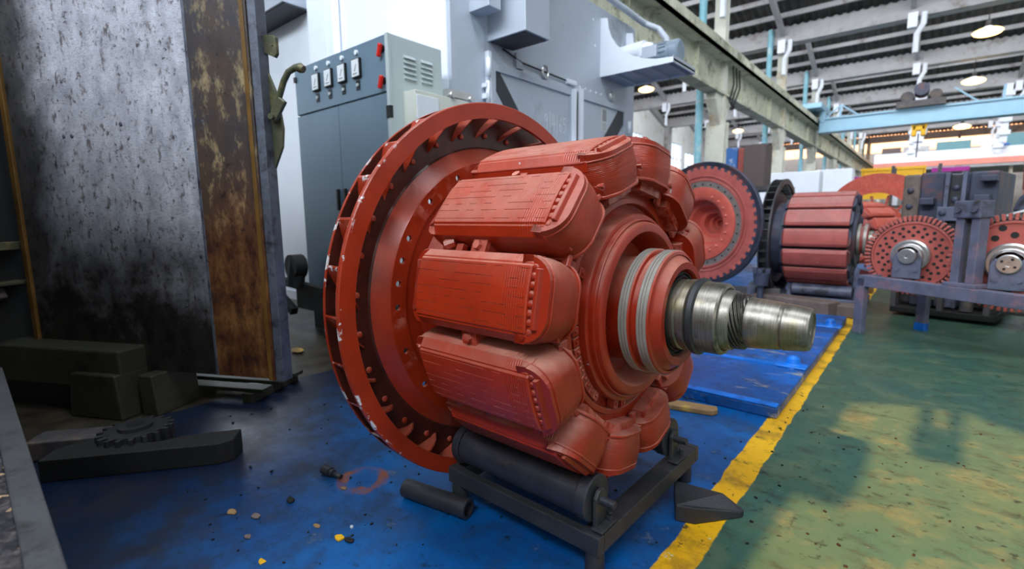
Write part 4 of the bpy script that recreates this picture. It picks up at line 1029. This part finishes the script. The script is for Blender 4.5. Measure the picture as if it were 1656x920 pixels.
def pole_rotor(name, label, loc, ang, fan_mat, pole_mat, npole=16, plen=.56, fr=.60, pr=.465, ph=0., core='dark_blue_steel', spoked=False):
    t = thing(name, label, 'rotor', loc, ang)
    rw_ = .26 if spoked else .055
    m = MB(); m.lathe([(-.015, fr-rw_), (0, fr-rw_), (0, fr), (-.015, fr), (-.015, fr-rw_)], 80); m.build('fan_front_ring', fan_mat, t)
    m = MB()
    if spoked:
        m.lathe([(-.10, fr-.10), (-.10, fr), (-.088, fr), (-.088, fr-.10), (-.10, fr-.10)], 80)
        m.lathe([(-.10, .0), (-.10, .38), (-.088, .38), (-.088, 0)], 80)
        for k in range(14):
            a = 2*pi*k/14
            m.obox(polar(.43, a, -.094), (.012, .03, .16), Euler(rotx(degrees(a))).to_matrix())
    else: m.lathe([(-.09, fr), (-.09, .5), (-.04, .46), (-.04, 0), (-.10, 0), (-.10, fr), (-.09, fr)], 80)
    m.build('fan_back_disc', fan_mat, t)
    b0 = None
    for k in range(36):
        if b0 is None: b0 = MB().box(-.09, -.012, -.004, .004, fr-.09, fr-.004).build('fan_blade', fan_mat, t)
        else: inst(b0, t, None, rotx(90+10*k))
    m = MB(); m.lathe([(-.09, 0), (-.08, pr-.1), (plen+.06, pr-.1), (plen+.08, pr-.14), (plen+.08, .26), (plen+.10, .25), (plen+.10, .19), (plen+.08, .14), (plen+.10, .13)], 48); m.build('spider', core, t)
    hw = pr*sin(pi/npole)-.036
    s0_ = shoe_mesh(.07, .07+plen, hw, pr, pr-.02, pr-.04, False, 2)
    p0 = s0_.build('pole_shoe', pole_mat, t, rot=rotx(ph))
    c0 = coil_mesh(.055, .09+plen, hw*.85, hw+.012, pr-.11, pr-.036, .04).build('field_coil', core, t, rot=rotx(ph))
    for k in range(1, npole):
        a = ph+360/npole*k; inst(p0, t, None, rotx(a)); inst(c0, t, None, rotx(a))
    e = plen+.09
    m = MB(); m.lathe([(e, .12), (e+.02, .15), (e+.04, .15), (e+.04, .13), (e+.07, .13), (e+.07, .15), (e+.09, .15), (e+.10, .12)], 48); m.build('hub_sleeve', pole_mat, t)
    for d in (.025, .075): MB().lathe([(e+d-.012, .135), (e+d-.012, .153), (e+d+.010, .153), (e+d+.010, .135)], 48).build('slip_ring', 'ring_grey', t)
    m = MB(); m.lathe([(e+.09, .09), (e+.13, .088), (e+.135, .075), (e+.17, .073), (e+.175, .055), (e+.27, .045), (e+.27, 0)], 40); m.build('shaft', 'shaft', t)
    return t
a3 = radians(-1)
R3 = pole_rotor('pole_rotor', 'rotor with pink red poles and a black fan ring on a small grey roller stand', (-1.13, 5.8, .68), a3, 'black_steel', 'old_red', 14, .54, .61, .465, 4.)
t = thing('roller_stand', 'small grey roller stand under the rotor with the black fan ring', 'stand', (-1.16, 5.8, 0), a3)
for y in (-.27, .22): MB().box(.10, .78, y, y+.06, .03, .12).build('side_rail', 'grey_blue', t, .004)
for x in (.12, .70): MB().box(x, x+.06, -.27, .28, .03, .11).build('end_rail', 'grey_blue', t, .004)
for y in (-.20, .20):
    MB().lathe([(.18, 0), (.18, .055), (.68, .055), (.68, 0)], 24).build('roller', 'grey_blue', t, loc=(0, y, .19))
    for x in (.14, .70): MB().box(x, x+.03, y-.04, y+.04, .1, .23).build('bracket', 'grey_blue', t)
R4 = pole_rotor('wheel_rotor', 'pink red rotor with a big open spoked wheel, half hidden behind the bench', (-.56, 8.45, .66), radians(-118), 'old_red2', 'old_red2', 14, .50, .80, .42, 6., 'old_red', True)
t = thing('timber_block', 'pale timber block on the floor below the spoked wheel rotor', 'block', (-.55, 7.1, 0)); MB().box(-.14, .14, -.1, .1, 0, .17).build('block_body', 'wood', t, .005)
t = thing('timber_sleeper', 'old rough timber sleeper lying in front of the small roller stand', 'timber', (-.86, 5.32, 0), radians(-18)); MB().box(-.42, .30, -.11, .11, 0, .14).build('beam', 'oldwood', t, .012)
t = thing('timber_sleeper', 'short rough timber piece lying beside the yellow line behind the blue plate', 'timber', (-.53, 5.36, 0), radians(-8)); MB().box(-.12, .14, -.09, .1, 0, .11).build('beam', 'oldwood', t, .012)

# ------------------------------------------------------------------ blue floor plate
t = thing('floor_plate', 'raised bright blue steel plate bordered by the yellow line', 'plate', (0, 0, 0))
MB().box(-2.35, -.455, 2.44, 5.02, 0, .055).build('slab', 'platform', t, .008)
for i, y in enumerate((2.44, 3.14, 4.46)):
    m = MB(); m.box(-2.35, -.46, y, y+.055, .055, .060); m.build('seam_strip', 'bluepaint', t)
for (x, y) in ((-.53, 3.19), (-.51, 4.50)):
    m = MB(); m.tube([(x, y, .055), (x, y, .075), (x, y, .105), (x, y, .118)], .04, 14, True, [.062, .040, .033, .018]); m.build('lug', 'bluepaint', t)
    m = MB(); m.box(x-.09, x+.075, y-.06, y+.045, .055, .068); m.build('lug_base', 'bluepaint', t, .006)
t = thing('wooden_stick', 'rough split yellow brown board lying under the rotor shaft', 'board', (-.83, 2.31, .0), radians(15))
m = MB(); m.prism([(-.28, -.045), (.12, -.05), (.145, -.02), (.14, .02), (-.28, .05)], .0, .028, 'z'); m.build('board', 'wood', t, .006)
t = thing('steel_wedge', 'dark steel wedge block lying across the yellow line', 'wedge', (0, 0, 0))
m = MB(); m.prism([(-.585, 1.545), (-.525, 1.405), (-.470, 1.425), (-.372, 1.545), (-.365, 1.565), (-.43, 1.555)], 0, .055, 'z')
o = m.build('wedge_body', 'black_steel', t, .004)
for v in o.data.vertices:
    if v.co.x > -.42 and v.co.z > .02: v.co.z = .022
t = thing('steel_tube_offcut', 'short dark steel tube lying on the blue floor left of the roller stand', 'tube', (0, 0, 0))
m = MB(); a, b = Vector((-1.29, .965, .031)), Vector((-1.035, 1.01, .031)); N = 28; d = (b-a).normalized(); u = Vector((0, 0, 1)); v_ = d.cross(u)
def circ(c, r): return [c+u*r*cos(2*pi*k/N)+v_*r*sin(2*pi*k/N) for k in range(N)]
rg = [circ(a, .031), circ(b, .031), circ(b, .022), circ(a, .022)]
vs = [p for r_ in rg for p in r_]
m.add(vs, [(q*N+k, q*N+(k+1) % N, ((q+1) % 4)*N+(k+1) % N, ((q+1) % 4)*N+k) for q in range(4) for k in range(N)], True); m.build('tube_wall', 'black_steel', t)

# small litter on the blue floor
def chip(name, label, cat, x, y, r, mat, h=.35, seed=0):
    rn = random.Random(seed); n = 7; pts = []
    for k in range(n):
        a = 2*pi*k/n; rr = r*rn.uniform(.6, 1.15); pts.append((x+rr*cos(a)*1.3, y+rr*sin(a)*.8))
    m = MB(); m.prism(pts, 0, r*h, 'z'); return tag(m.build(name, mat, None, r*.12, 1), label, cat)
chip('ochre_chip', 'ochre yellow paint chip on the blue floor, largest of the litter', 'chip', -1.265, .695, .016, 'yellow', .5, 1)
chip('dark_chip', 'black crumb touching the ochre paint chip', 'chip', -1.235, .71, .014, 'very_dark', .5, 2)
chip('wood_chip', 'flat brown wood splinter left of the ochre chip', 'chip', -1.372, .683, .014, 'wood', .3, 3)
chip('pale_chip', 'small grey pebble above the ochre paint chip', 'chip', -1.285, .75, .008, 'paper', .6, 4)
chip('wood_chip', 'yellow brown splinter farthest left on the blue floor', 'chip', -1.655, .545, .016, 'wood', .4, 5)
chip('wood_chip', 'broad brown splinter right beside the farthest left one', 'chip', -1.575, .585, .017, 'oldwood', .4, 6)
chip('wood_chip', 'brown splinter nearest the bottom edge at left', 'chip', -1.485, .525, .014, 'oldwood', .4, 7)
chip('ochre_chip', 'ochre flake at the very bottom of the picture', 'chip', -1.345, .505, .013, 'yellow', .3, 8)
chip('dark_chip', 'dark metal flake beyond the brown splinters', 'chip', -1.575, .70, .018, 'very_dark', .5, 9)
chip('ochre_chip', 'ochre flake just below the rust ring', 'chip', -1.50, .855, .011, 'wood', .4, 10)
mlit = MB(); rl = random.Random(5)
for k in range(420):
    x, y = rl.uniform(-2.6, .9), rl.uniform(.45, 3.0)
    if -.2 > x > -1.2 and y > 1.0 and x < -.55 and False: continue
    r_ = rl.uniform(.0015, .005)
    mlit.obox((x, y, r_*.5), (r_*2, r_*1.3, r_), Matrix.Rotation(rl.uniform(0, 3), 3, 'Z'))
tag(mlit.build('floor_grit', 'very_dark', weld=False), 'fine dark grit scattered over the painted floor', 'grit', None, 'stuff')
# bolt with a socket end
t = thing('machine_bolt', 'dark machine bolt lying beside the rust ring on the blue floor', 'bolt', (0, 0, 0))
m = MB(); a, b = Vector((-1.655, .865, .018)), Vector((-1.56, .880, .012)); m.cyl(a, a.lerp(b, .42), .017, 12); m.build('bolt_head', 'black_steel', t)
MB().cyl(a.lerp(b, .40), a.lerp(b, .58), .013, 12).build('collar', 'black_steel', t)
MB().cyl(a.lerp(b, .55), b, .009, 10).build('shank', 'black_steel', t)

# ------------------------------------------------------------------ bench with the two slotted discs
bench = thing('steel_bench', 'worn blue grey steel bench frame holding two red slotted discs', 'bench', (-.30, 4.66, 0), radians(-37.0))
BZ = .46
MB().box(-.06, 1.75, -.05, .02, BZ-.085, BZ).build('front_rail', 'grey_blue_pink', bench, .005)
MB().box(-.06, 1.75, .50, .56, BZ-.085, BZ).build('back_rail', 'grey_blue_pink', bench, .005)
MB().box(-.06, .0, .02, .50, BZ-.08, BZ).build('end_rail', 'grey_blue_pink', bench, .005)
for (x, y) in ((-.03, -.03), (-.03+.05, .53), (1.68, -.03), (1.68, .53)):
    lg = MB().box(x-.035, x+.035, y-.02, y+.03, 0, BZ-.02).build('leg', 'grey_blue_pink', bench, .004)
MB().box(.02-.037, .02+.037, .53-.022, .53+.032, .0, .06).build('blue_foot', 'bluepaint', bench)
m = MB(); m.tube([(-.075, -.035, BZ-.10), (-.08, -.035, BZ+.02), (-.07, -.03, BZ+.05)], .02, 8); m.build('corner_pin', 'grey_blue', bench)
# bolts and uprights of bench (uprights carry the disc axles)
def slotted_disc(px, label, R, holes, big):
    t = thing('slotted_disc', label, 'disc', (0, 0, 0))
    t.parent = None
    ca, sa = cos(radians(-37)), sin(radians(-37))
    bx, by = px, .20
    t.location = (-.30+bx*ca-by*sa, 4.66+bx*sa+by*ca, BZ+.16)
    t.rotation_euler = (0, 0, radians(-101))        # local x axis faces the camera side
    m = MB(); m.lathe([(-.03, 0), (-.03, R*.86), (-.03, R*.88), (.0, R*.86), (.012, R*.84), (.012, R*.80), (.004, R*.79), (.004, 0)], 72); m.build('disc_plate', 'old_red', t)
    n = 60; b0 = None
    for k in range(n):
        if b0 is None: b0 = MB().obox((-.015, 0, R*.93), (.05, 2*pi*R/n*.52, R*.14), Matrix.Rotation(radians(0), 3, 'X')).build('tooth', 'old_red', t, .002, 1)
        else: inst(b0, t, None, (2*pi*k/n, 0, 0))
    MB().lathe([(-.035, R*.8), (-.035, R*.90), (.008, R*.90), (.008, R*.86)], 72).build('tooth_root', 'very_dark', t)
    h0 = None
    for (rr, cnt, off) in holes:
        for k in range(cnt):
            a = 2*pi*(k+off)/cnt
            if h0 is None: h0 = MB().cyl((.003, 0, 0), (.0055, 0, 0), big, 12).build('air_hole', 'very_dark', t, loc=polar(R*rr, a, 0))
            else: inst(h0, t, polar(R*rr, a, 0))
    m = MB(); m.lathe([(.0, R*.40), (.05, R*.40), (.06, R*.36), (.06, R*.30), (.10, R*.27), (.11, R*.24)], 48); m.build('bearing_housing', 'galv', t)
    m = MB(); m.lathe([(.05, R*.20), (.13, R*.19), (.135, R*.17), (.135, R*.05), (.125, R*.045), (.125, 0)], 40); m.build('axle_end', 'galv', t)
    if R > .3:
        for k in range(4): MB().cyl(polar(R*.11, pi/2*k+.5, .135), polar(R*.11, pi/2*k+.5, .138), .008, 8).build('centre_hole', 'very_dark', t)
    m = MB(); m.prism([(-.085, -.165), (.085, -.165), (.085, -.01), (.06, .035), (.03, -.03), (-.03, -.03), (-.06, .035), (-.085, -.01)], .085, .115, 'x')
    tag(m.build('pedestal', 'grey_blue', t, .006))
    m = MB()
    for y_ in (-.055, .055): m.cyl((.115, y_, -.10), (.123, y_, -.10), .014, 10)
    m.build('pedestal_bolt', 'grey_blue', t)
    return t
slotted_disc(.145, 'smaller red perforated disc with toothed rim mounted on the bench left end', .295, [(.50, 16, 0), (.60, 20, .5), (.70, 20, 0)], .0115)
slotted_disc(.765, 'red disc with large holes and toothed rim mounted on the bench right end', .31, [(.56, 12, 0), (.72, 12, .5)], .020)
t = thing('upright_bracket', 'grey steel double column standing between the two slotted discs', 'bracket', (-.30, 4.66, 0), radians(-37))
for x in (.575, .665): MB().box(x, x+.05, -.02, .06, BZ, .94).build('column', 'grey_blue_pink', t, .004)
MB().box(.567, .725, -.04, .08, .90, 1.01).build('head_block', 'grey_blue', t, .008)
MB().box(.55, .74, -.045, .10, BZ, BZ+.025).build('base_plate', 'grey_blue_pink', t, .004)
for x in (.60, .69): MB().cyl((x, -.055, .955), (x, -.04, .955), .02, 12).build('bolt', 'grey_blue', t)
MB().box(.62, .67, .02, .05, BZ+.03, .93).build('back_web', 'grimy', t)

# ------------------------------------------------------------------ dark traction machine behind the bench
t = thing('traction_frame', 'massive dark grey cast machine frame standing behind the bench', 'machine', (-.02, 5.75, 0), radians(-12))
MB().box(-.17, -.04, .0, .8, .55, 1.27).build('casting', 'brown_casting', t, .02)
MB().box(-.04, .13, -.02, .7, .10, 1.28).build('casting', 'dark_blue_steel', t, .015)
MB().box(-.14, .02, .05, .6, .10, .55).build('casting', 'grimy', t, .02)
MB().box(.13, .28, .0, .8, .10, 1.26).build('casting', 'grey_blue', t, .01)
MB().box(.28, .46, -.01, .8, .62, 1.27).build('casting', 'dark_blue_steel', t, .015)
MB().box(.28, .46, .10, .8, .10, .62).build('casting', 'very_dark', t, .02)
for x in (.135, .245): MB().box(x, x+.03, -.07, .0, .45, 1.27).build('rib', 'grey_blue', t, .004)
MB().box(.165, .245, -.03, .0, .45, 1.25).build('web', 'black_steel', t, .004)
MB().box(.10, .30, -.08, -.02, .86, .98).build('cross_plate', 'grey_blue', t, .006)
for (x, z, w_, h_) in ((-.02, 1.00, .10, .06), (.33, 1.02, .10, .055), (.32, .84, .12, .04), (.36, 1.18, .10, .05)): MB().box(x, x+w_, -.12, .0, z, z+h_).build('lug', 'dark_blue_steel', t, .008)
for (x, z) in ((-.11, 1.13), (-.11, .99), (.205, 1.14), (.205, 1.04), (.14, .93), (.26, .93), (.05, .70)):
    MB().sphere((x, -.09 if .1 < x < .3 and z < .95 else (-.035 if .1 < x < .3 else -.01), z), .026, 12, (1, .6, 1)).build('bolt_head', 'dark_blue_steel', t)
MB().box(-.16, .55, -.10, .9, .03, .09).build('base_skid', 'very_dark', t, .01)
for x in (-.16, .17, .47): MB().box(x, x+.04, -.10, .0, .08, .55).build('post', 'grimy', t, .005)
for k in range(6):
    m = MB(); m.tube([(-.11, -.04, .42-.03*k), (.0+.01*k, -.08, .26-.015*k), (.15, -.06, .17+.01*k)], .008, 6); m.build('cable', 'olive', t)
MB().cyl((.36, -.06, .10), (.36, -.06, .22), .045, 12).build('canister', 'grimy', t)
t = thing('pump_unit', 'grey blue pump with a bright flange at the right edge of the picture', 'pump', (.60, 5.45, 0), radians(-20))
MB().box(-.10, .45, .0, .5, .12, .72).build('body', 'grimy', t, .03)
m = MB(); m.lathe([(0, 0), (0, .19), (.02, .20), (.12, .17), (.20, .09), (.22, 0)], 32); o = m.build('dome', 'grey_blue', t, loc=(.06, .2, .93), rot=(0, radians(-90), 0))
m = MB(); m.cyl((.0, .05, .72), (.0, .05, .93), .03, 14); m.build('spindle', 'galv', t)
m = MB(); m.tube([(-.12+.36*f, .0, .90+.05*sin(pi*f)) for f in [k/10 for k in range(11)]], .018, 8); m.build('bright_band', 'galv', t)
MB().box(-.05, .45, -.12, .05, .66, .74).build('ledge', 'dark_blue_steel', t, .01)
MB().cyl((-.02, -.02, 1.10), (-.05, -.02, 1.75), .03, 10).build('stand_pipe', 'pink', t)
t = thing('parts_rack', 'cluttered grey parts rack behind the traction frame', 'rack', (0, 9.2, 0))
for z in (.1, .55, 1.0, 1.4): MB().box(-.45, .1, 0, .5, z, z+.03).build('shelf', 'grimy', t)
for x in (-.45, .07):
    for y in (0, .47): MB().box(x, x+.04, y, y+.03, 0, 1.6).build('post', 'grimy', t)
rr = random.Random(9)
for k, (mt, cn) in enumerate([('white', 'white'), ('grey_blue', 'grey blue'), ('paper', 'pale grey'), ('dark_blue_steel', 'dark blue')]*2):
    x = -.42+.12*(k % 4); z = (.58, 1.03)[k//4]
    tag(MB().box(x, x+rr.uniform(.05, .09), 9.22, 9.40, z, z+rr.uniform(.1, .3)).build('parts_bin', mt, None, .004), '%s bin on the %s shelf of the distant parts rack' % (cn, ('middle', 'upper')[k//4]), 'bin', 'bins on the parts rack')

# ================================================================== LEFT: big scorched door of the press
ang = atan2(-.457, -.889)          # local +x runs from the free edge towards the hinge side
t = thing('press_door', 'big scratched and scorched steel door hanging at the left of the picture', 'door', (-2.29, .987, 0), ang)
# after this rotation local +y points towards the camera side (x right edge -> left)
ZD0, ZD1 = .20, 2.6
def sgny(v): return v
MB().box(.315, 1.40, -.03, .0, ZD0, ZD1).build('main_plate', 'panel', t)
o = MB().box(.02, .309, -.03, .004, ZD0, ZD1).build('side_plate', 'panel_rust', t, .002)
MB().box(.303, .317, -.02, .006, ZD0, ZD1).build('welded_seam', 'edge', t, .002)
MB().box(.0, .02, -.04, .012, ZD0-.005, ZD1).build('edge_lip', 'brass', t, .002)
MB().box(-.012, .0, -.05, .010, ZD0-.008, ZD1).build('edge_lip', 'panel_rust', t, .002)
MB().box(-.055, -.012, -.06, .004, ZD0-.012, ZD1).build('edge_flange', 'edge', t, .004)
MB().box(1.40, 1.43, -.05, .015, ZD0, ZD1).build('hinge_edge', 'brass', t, .004)
# small dents and bolt stubs
for (x, z) in ((.26, 1.38), (.72, 1.39), (1.02, 1.35), (1.07, 1.35)): MB().sphere((x, .0, z), .011, 8, (1, .5, 1)).build('rivet_stub', 'edge', t)
# latch on the free edge
m = MB(); m.prism([(-.045, 1.73), (-.105, 1.725), (-.112, 1.715), (-.112, 1.65), (-.10, 1.635), (-.045, 1.66)], -.055, -.035, 'y'); m.cyl((-.095, -.034, 1.685), (-.095, -.030, 1.685), .004, 6); m.build('catch_plate', 'olive', t, .003)
lt = MB(); lt.prism([(-.045, 1.60), (-.085, 1.50), (-.10, 1.42), (-.11, 1.34), (-.10, 1.26), (-.05, 1.16), (-.045, 1.16)], -.06, -.045, 'y'); lt = lt.build('latch_plate', 'olive', t, .002)
m = MB(); m.tube([(-.08, -.03, 1.40), (-.115, -.025, 1.46), (-.15, -.02, 1.53), (-.175, -.02, 1.565), (-.21, -.02, 1.58), (-.235, -.02, 1.577), (-.25, -.02, 1.57)], .012, 12, True, [.013, .013, .013, .013, .014, .021, .015]); m.build('latch_handle', 'olive', lt)
m = MB(); m.bar((-.08, -.025, 1.375), (-.14, -.02, 1.455), .018, .040); m.build('handle_socket', 'olive', lt, .004)
m = MB(); m.cyl((-.085, -.035, 1.385), (-.085, .0, 1.385), .013, 12); m.build('pivot_pin', 'olive', lt)
# dark machine body behind and beside the door
t = thing('press_body', 'dark ribbed body of the machine behind the scorched door', 'machine', (-3.55, .2, 0), ang)
MB().box(.06, 1.6, -.5, .2, .30, 3.0).build('casing', 'very_dark', t, .01)
for k in range(9): MB().bar((.02, .0, .55+.24*k), (.05, .0, .50+.24*k+.1), .12, .04).build('rib', 'grimy', t, .004)
MB().box(-.02, .08, -.2, .22, .80, .84).build('ledge', 'olive', t, .004)
MB().box(-.02, .08, -.2, .22, .62, .64).build('ledge', 'olive', t, .004)
t = thing('machine_bed', 'dark olive grey machine bed under the scorched door', 'machine', (-2.88, .53, 0), ang)
MB().box(.0, 2.0, -.55, .0, .14, .33).build('bed_beam', 'bed', t, .01)
MB().box(.32, 2.0, -.50, -.06, .0, .14).build('bed_void', 'black', t)  # black box put in for the shade under the bed beam
MB().prism([(-.02, 0), (.30, 0), (.27, .22), (.0, .22)], -.25, .03, 'y').build('pedestal', 'bed', t, .008)
MB().prism([(-.14, 0), (-.05, 0), (-.04, .20), (-.12, .20)], -.3, -.05, 'y').build('pedestal_rib', 'bed', t, .006)
t = thing('wooden_pallet', 'broken dark pallet boards on the dirty floor below the scorched door', 'pallet', (-2.98, 1.02, 0), radians(-152))
for k in range(3): MB().box(-.38, .36, -.16+.13*k, -.08+.13*k, .05, .07).build('board', 'bed', t, .003)
for x in (-.33, .0, .28): MB().box(x, x+.06, -.18, .2, 0, .05).build('bearer', 'bed', t, .003)

# arched clamp bar and gear on the dark blue floor
t = thing('arched_bar', 'long dark steel bar with an arched cut-out lying on the floor at lower left', 'bar', (0, 0, 0))
A, B = Vector((-2.40, .175, 0)), Vector((-2.02, .665, 0)); d = (B-A); L = d.length; d.normalize(); nrm = Vector((-d.y, d.x, 0))
pts = [(0, 0), (L-.03, .0), (L+.02, .03), (L+.02, .13), (L*.72, .115)]
for k in range(9):
    f = k/8; pts.append((L*(.70-.34*f), .115-.045*sin(pi*f)+.02*f))
pts += [(L*.30, .16), (L*.12, .17), (0, .10)]
m = MB(); n = len(pts); vs = [A+d*p[0]+nrm*p[1] for p in pts]; m.add([(v.x, v.y, .0) for v in vs]+[(v.x, v.y, .085) for v in vs], [tuple(range(n-1, -1, -1)), tuple(range(n, 2*n))]+[(i, (i+1) % n, n+(i+1) % n, n+i) for i in range(n)])
m.build('bar_body', 'very_dark', t, .004)
t = thing('gear_wheel', 'small dark toothed pinion lying flat behind the arched bar', 'gear', (-2.40, .47, 0))
m = MB(); n = 18; pts = []
for k in range(n):
    for (f, r_) in ((-.26, .105), (-.18, .130), (.18, .130), (.26, .105)): a = 2*pi*(k+f)/n; pts.append((r_*cos(a), r_*sin(a)))
m.prism(pts, 0, .11, 'z'); m.build('gear_teeth', 'black_steel', t, .002)
m = MB(); m.cyl((0, 0, .11), (0, 0, .125), .06, 20); m.build('boss', 'black_steel', t); MB().cyl((0, 0, .125), (0, 0, .1265), .03, 16).build('bore', 'rubber', t)
tag(MB().obox((-2.62, .30, .04), (.26, .12, .08), Matrix.Rotation(.9, 3, 'Z')).build('grey_block', 'grimy', None, .006), 'grey block lying behind the arched bar near the machine bed', 'block')
# near kerb with aggregate, lower left corner
t = thing('steel_edged_trough', 'grey steel edged tray of coarse aggregate at the lower left corner', 'tray', (0, 0, 0))
def kp(x, y): return (x, y)
ZK = .42
P0, P1 = Vector((-2.55, .135)), Vector((-.60, .075)); dd = (P1-P0).normalized(); nn = Vector((dd.y, -dd.x))
def strip(o0, o1, z0, z1):
    q = [P0+nn*o0, P1+nn*o0, P1+nn*o1, P0+nn*o1]; return MB().prism([(p.x, p.y) for p in q], z0, z1, 'z')
strip(0, .045, ZK-.10, ZK).build('rim_bar', 'kerb', t, .004)
strip(.045, .5, ZK-.10, ZK-.015).build('aggregate_bed', 'gravel', t)
strip(.02, .48, 0, ZK-.10).build('pedestal', 'very_dark', t)
# tall unseen block added left behind the camera to shade that side
t = thing('shade_block', 'tall unseen block added behind and left of the camera for its shade', 'machine', (0, 0, 0))
MB().box(-4.2, -1.15, -1.6, -.75, 0, 2.75).build('column', 'grimy', t, .03)
MB().box(-3.6, -1.8, -.75, -.45, .8, 1.0).build('block_ledge', 'grey_blue', t, .01)
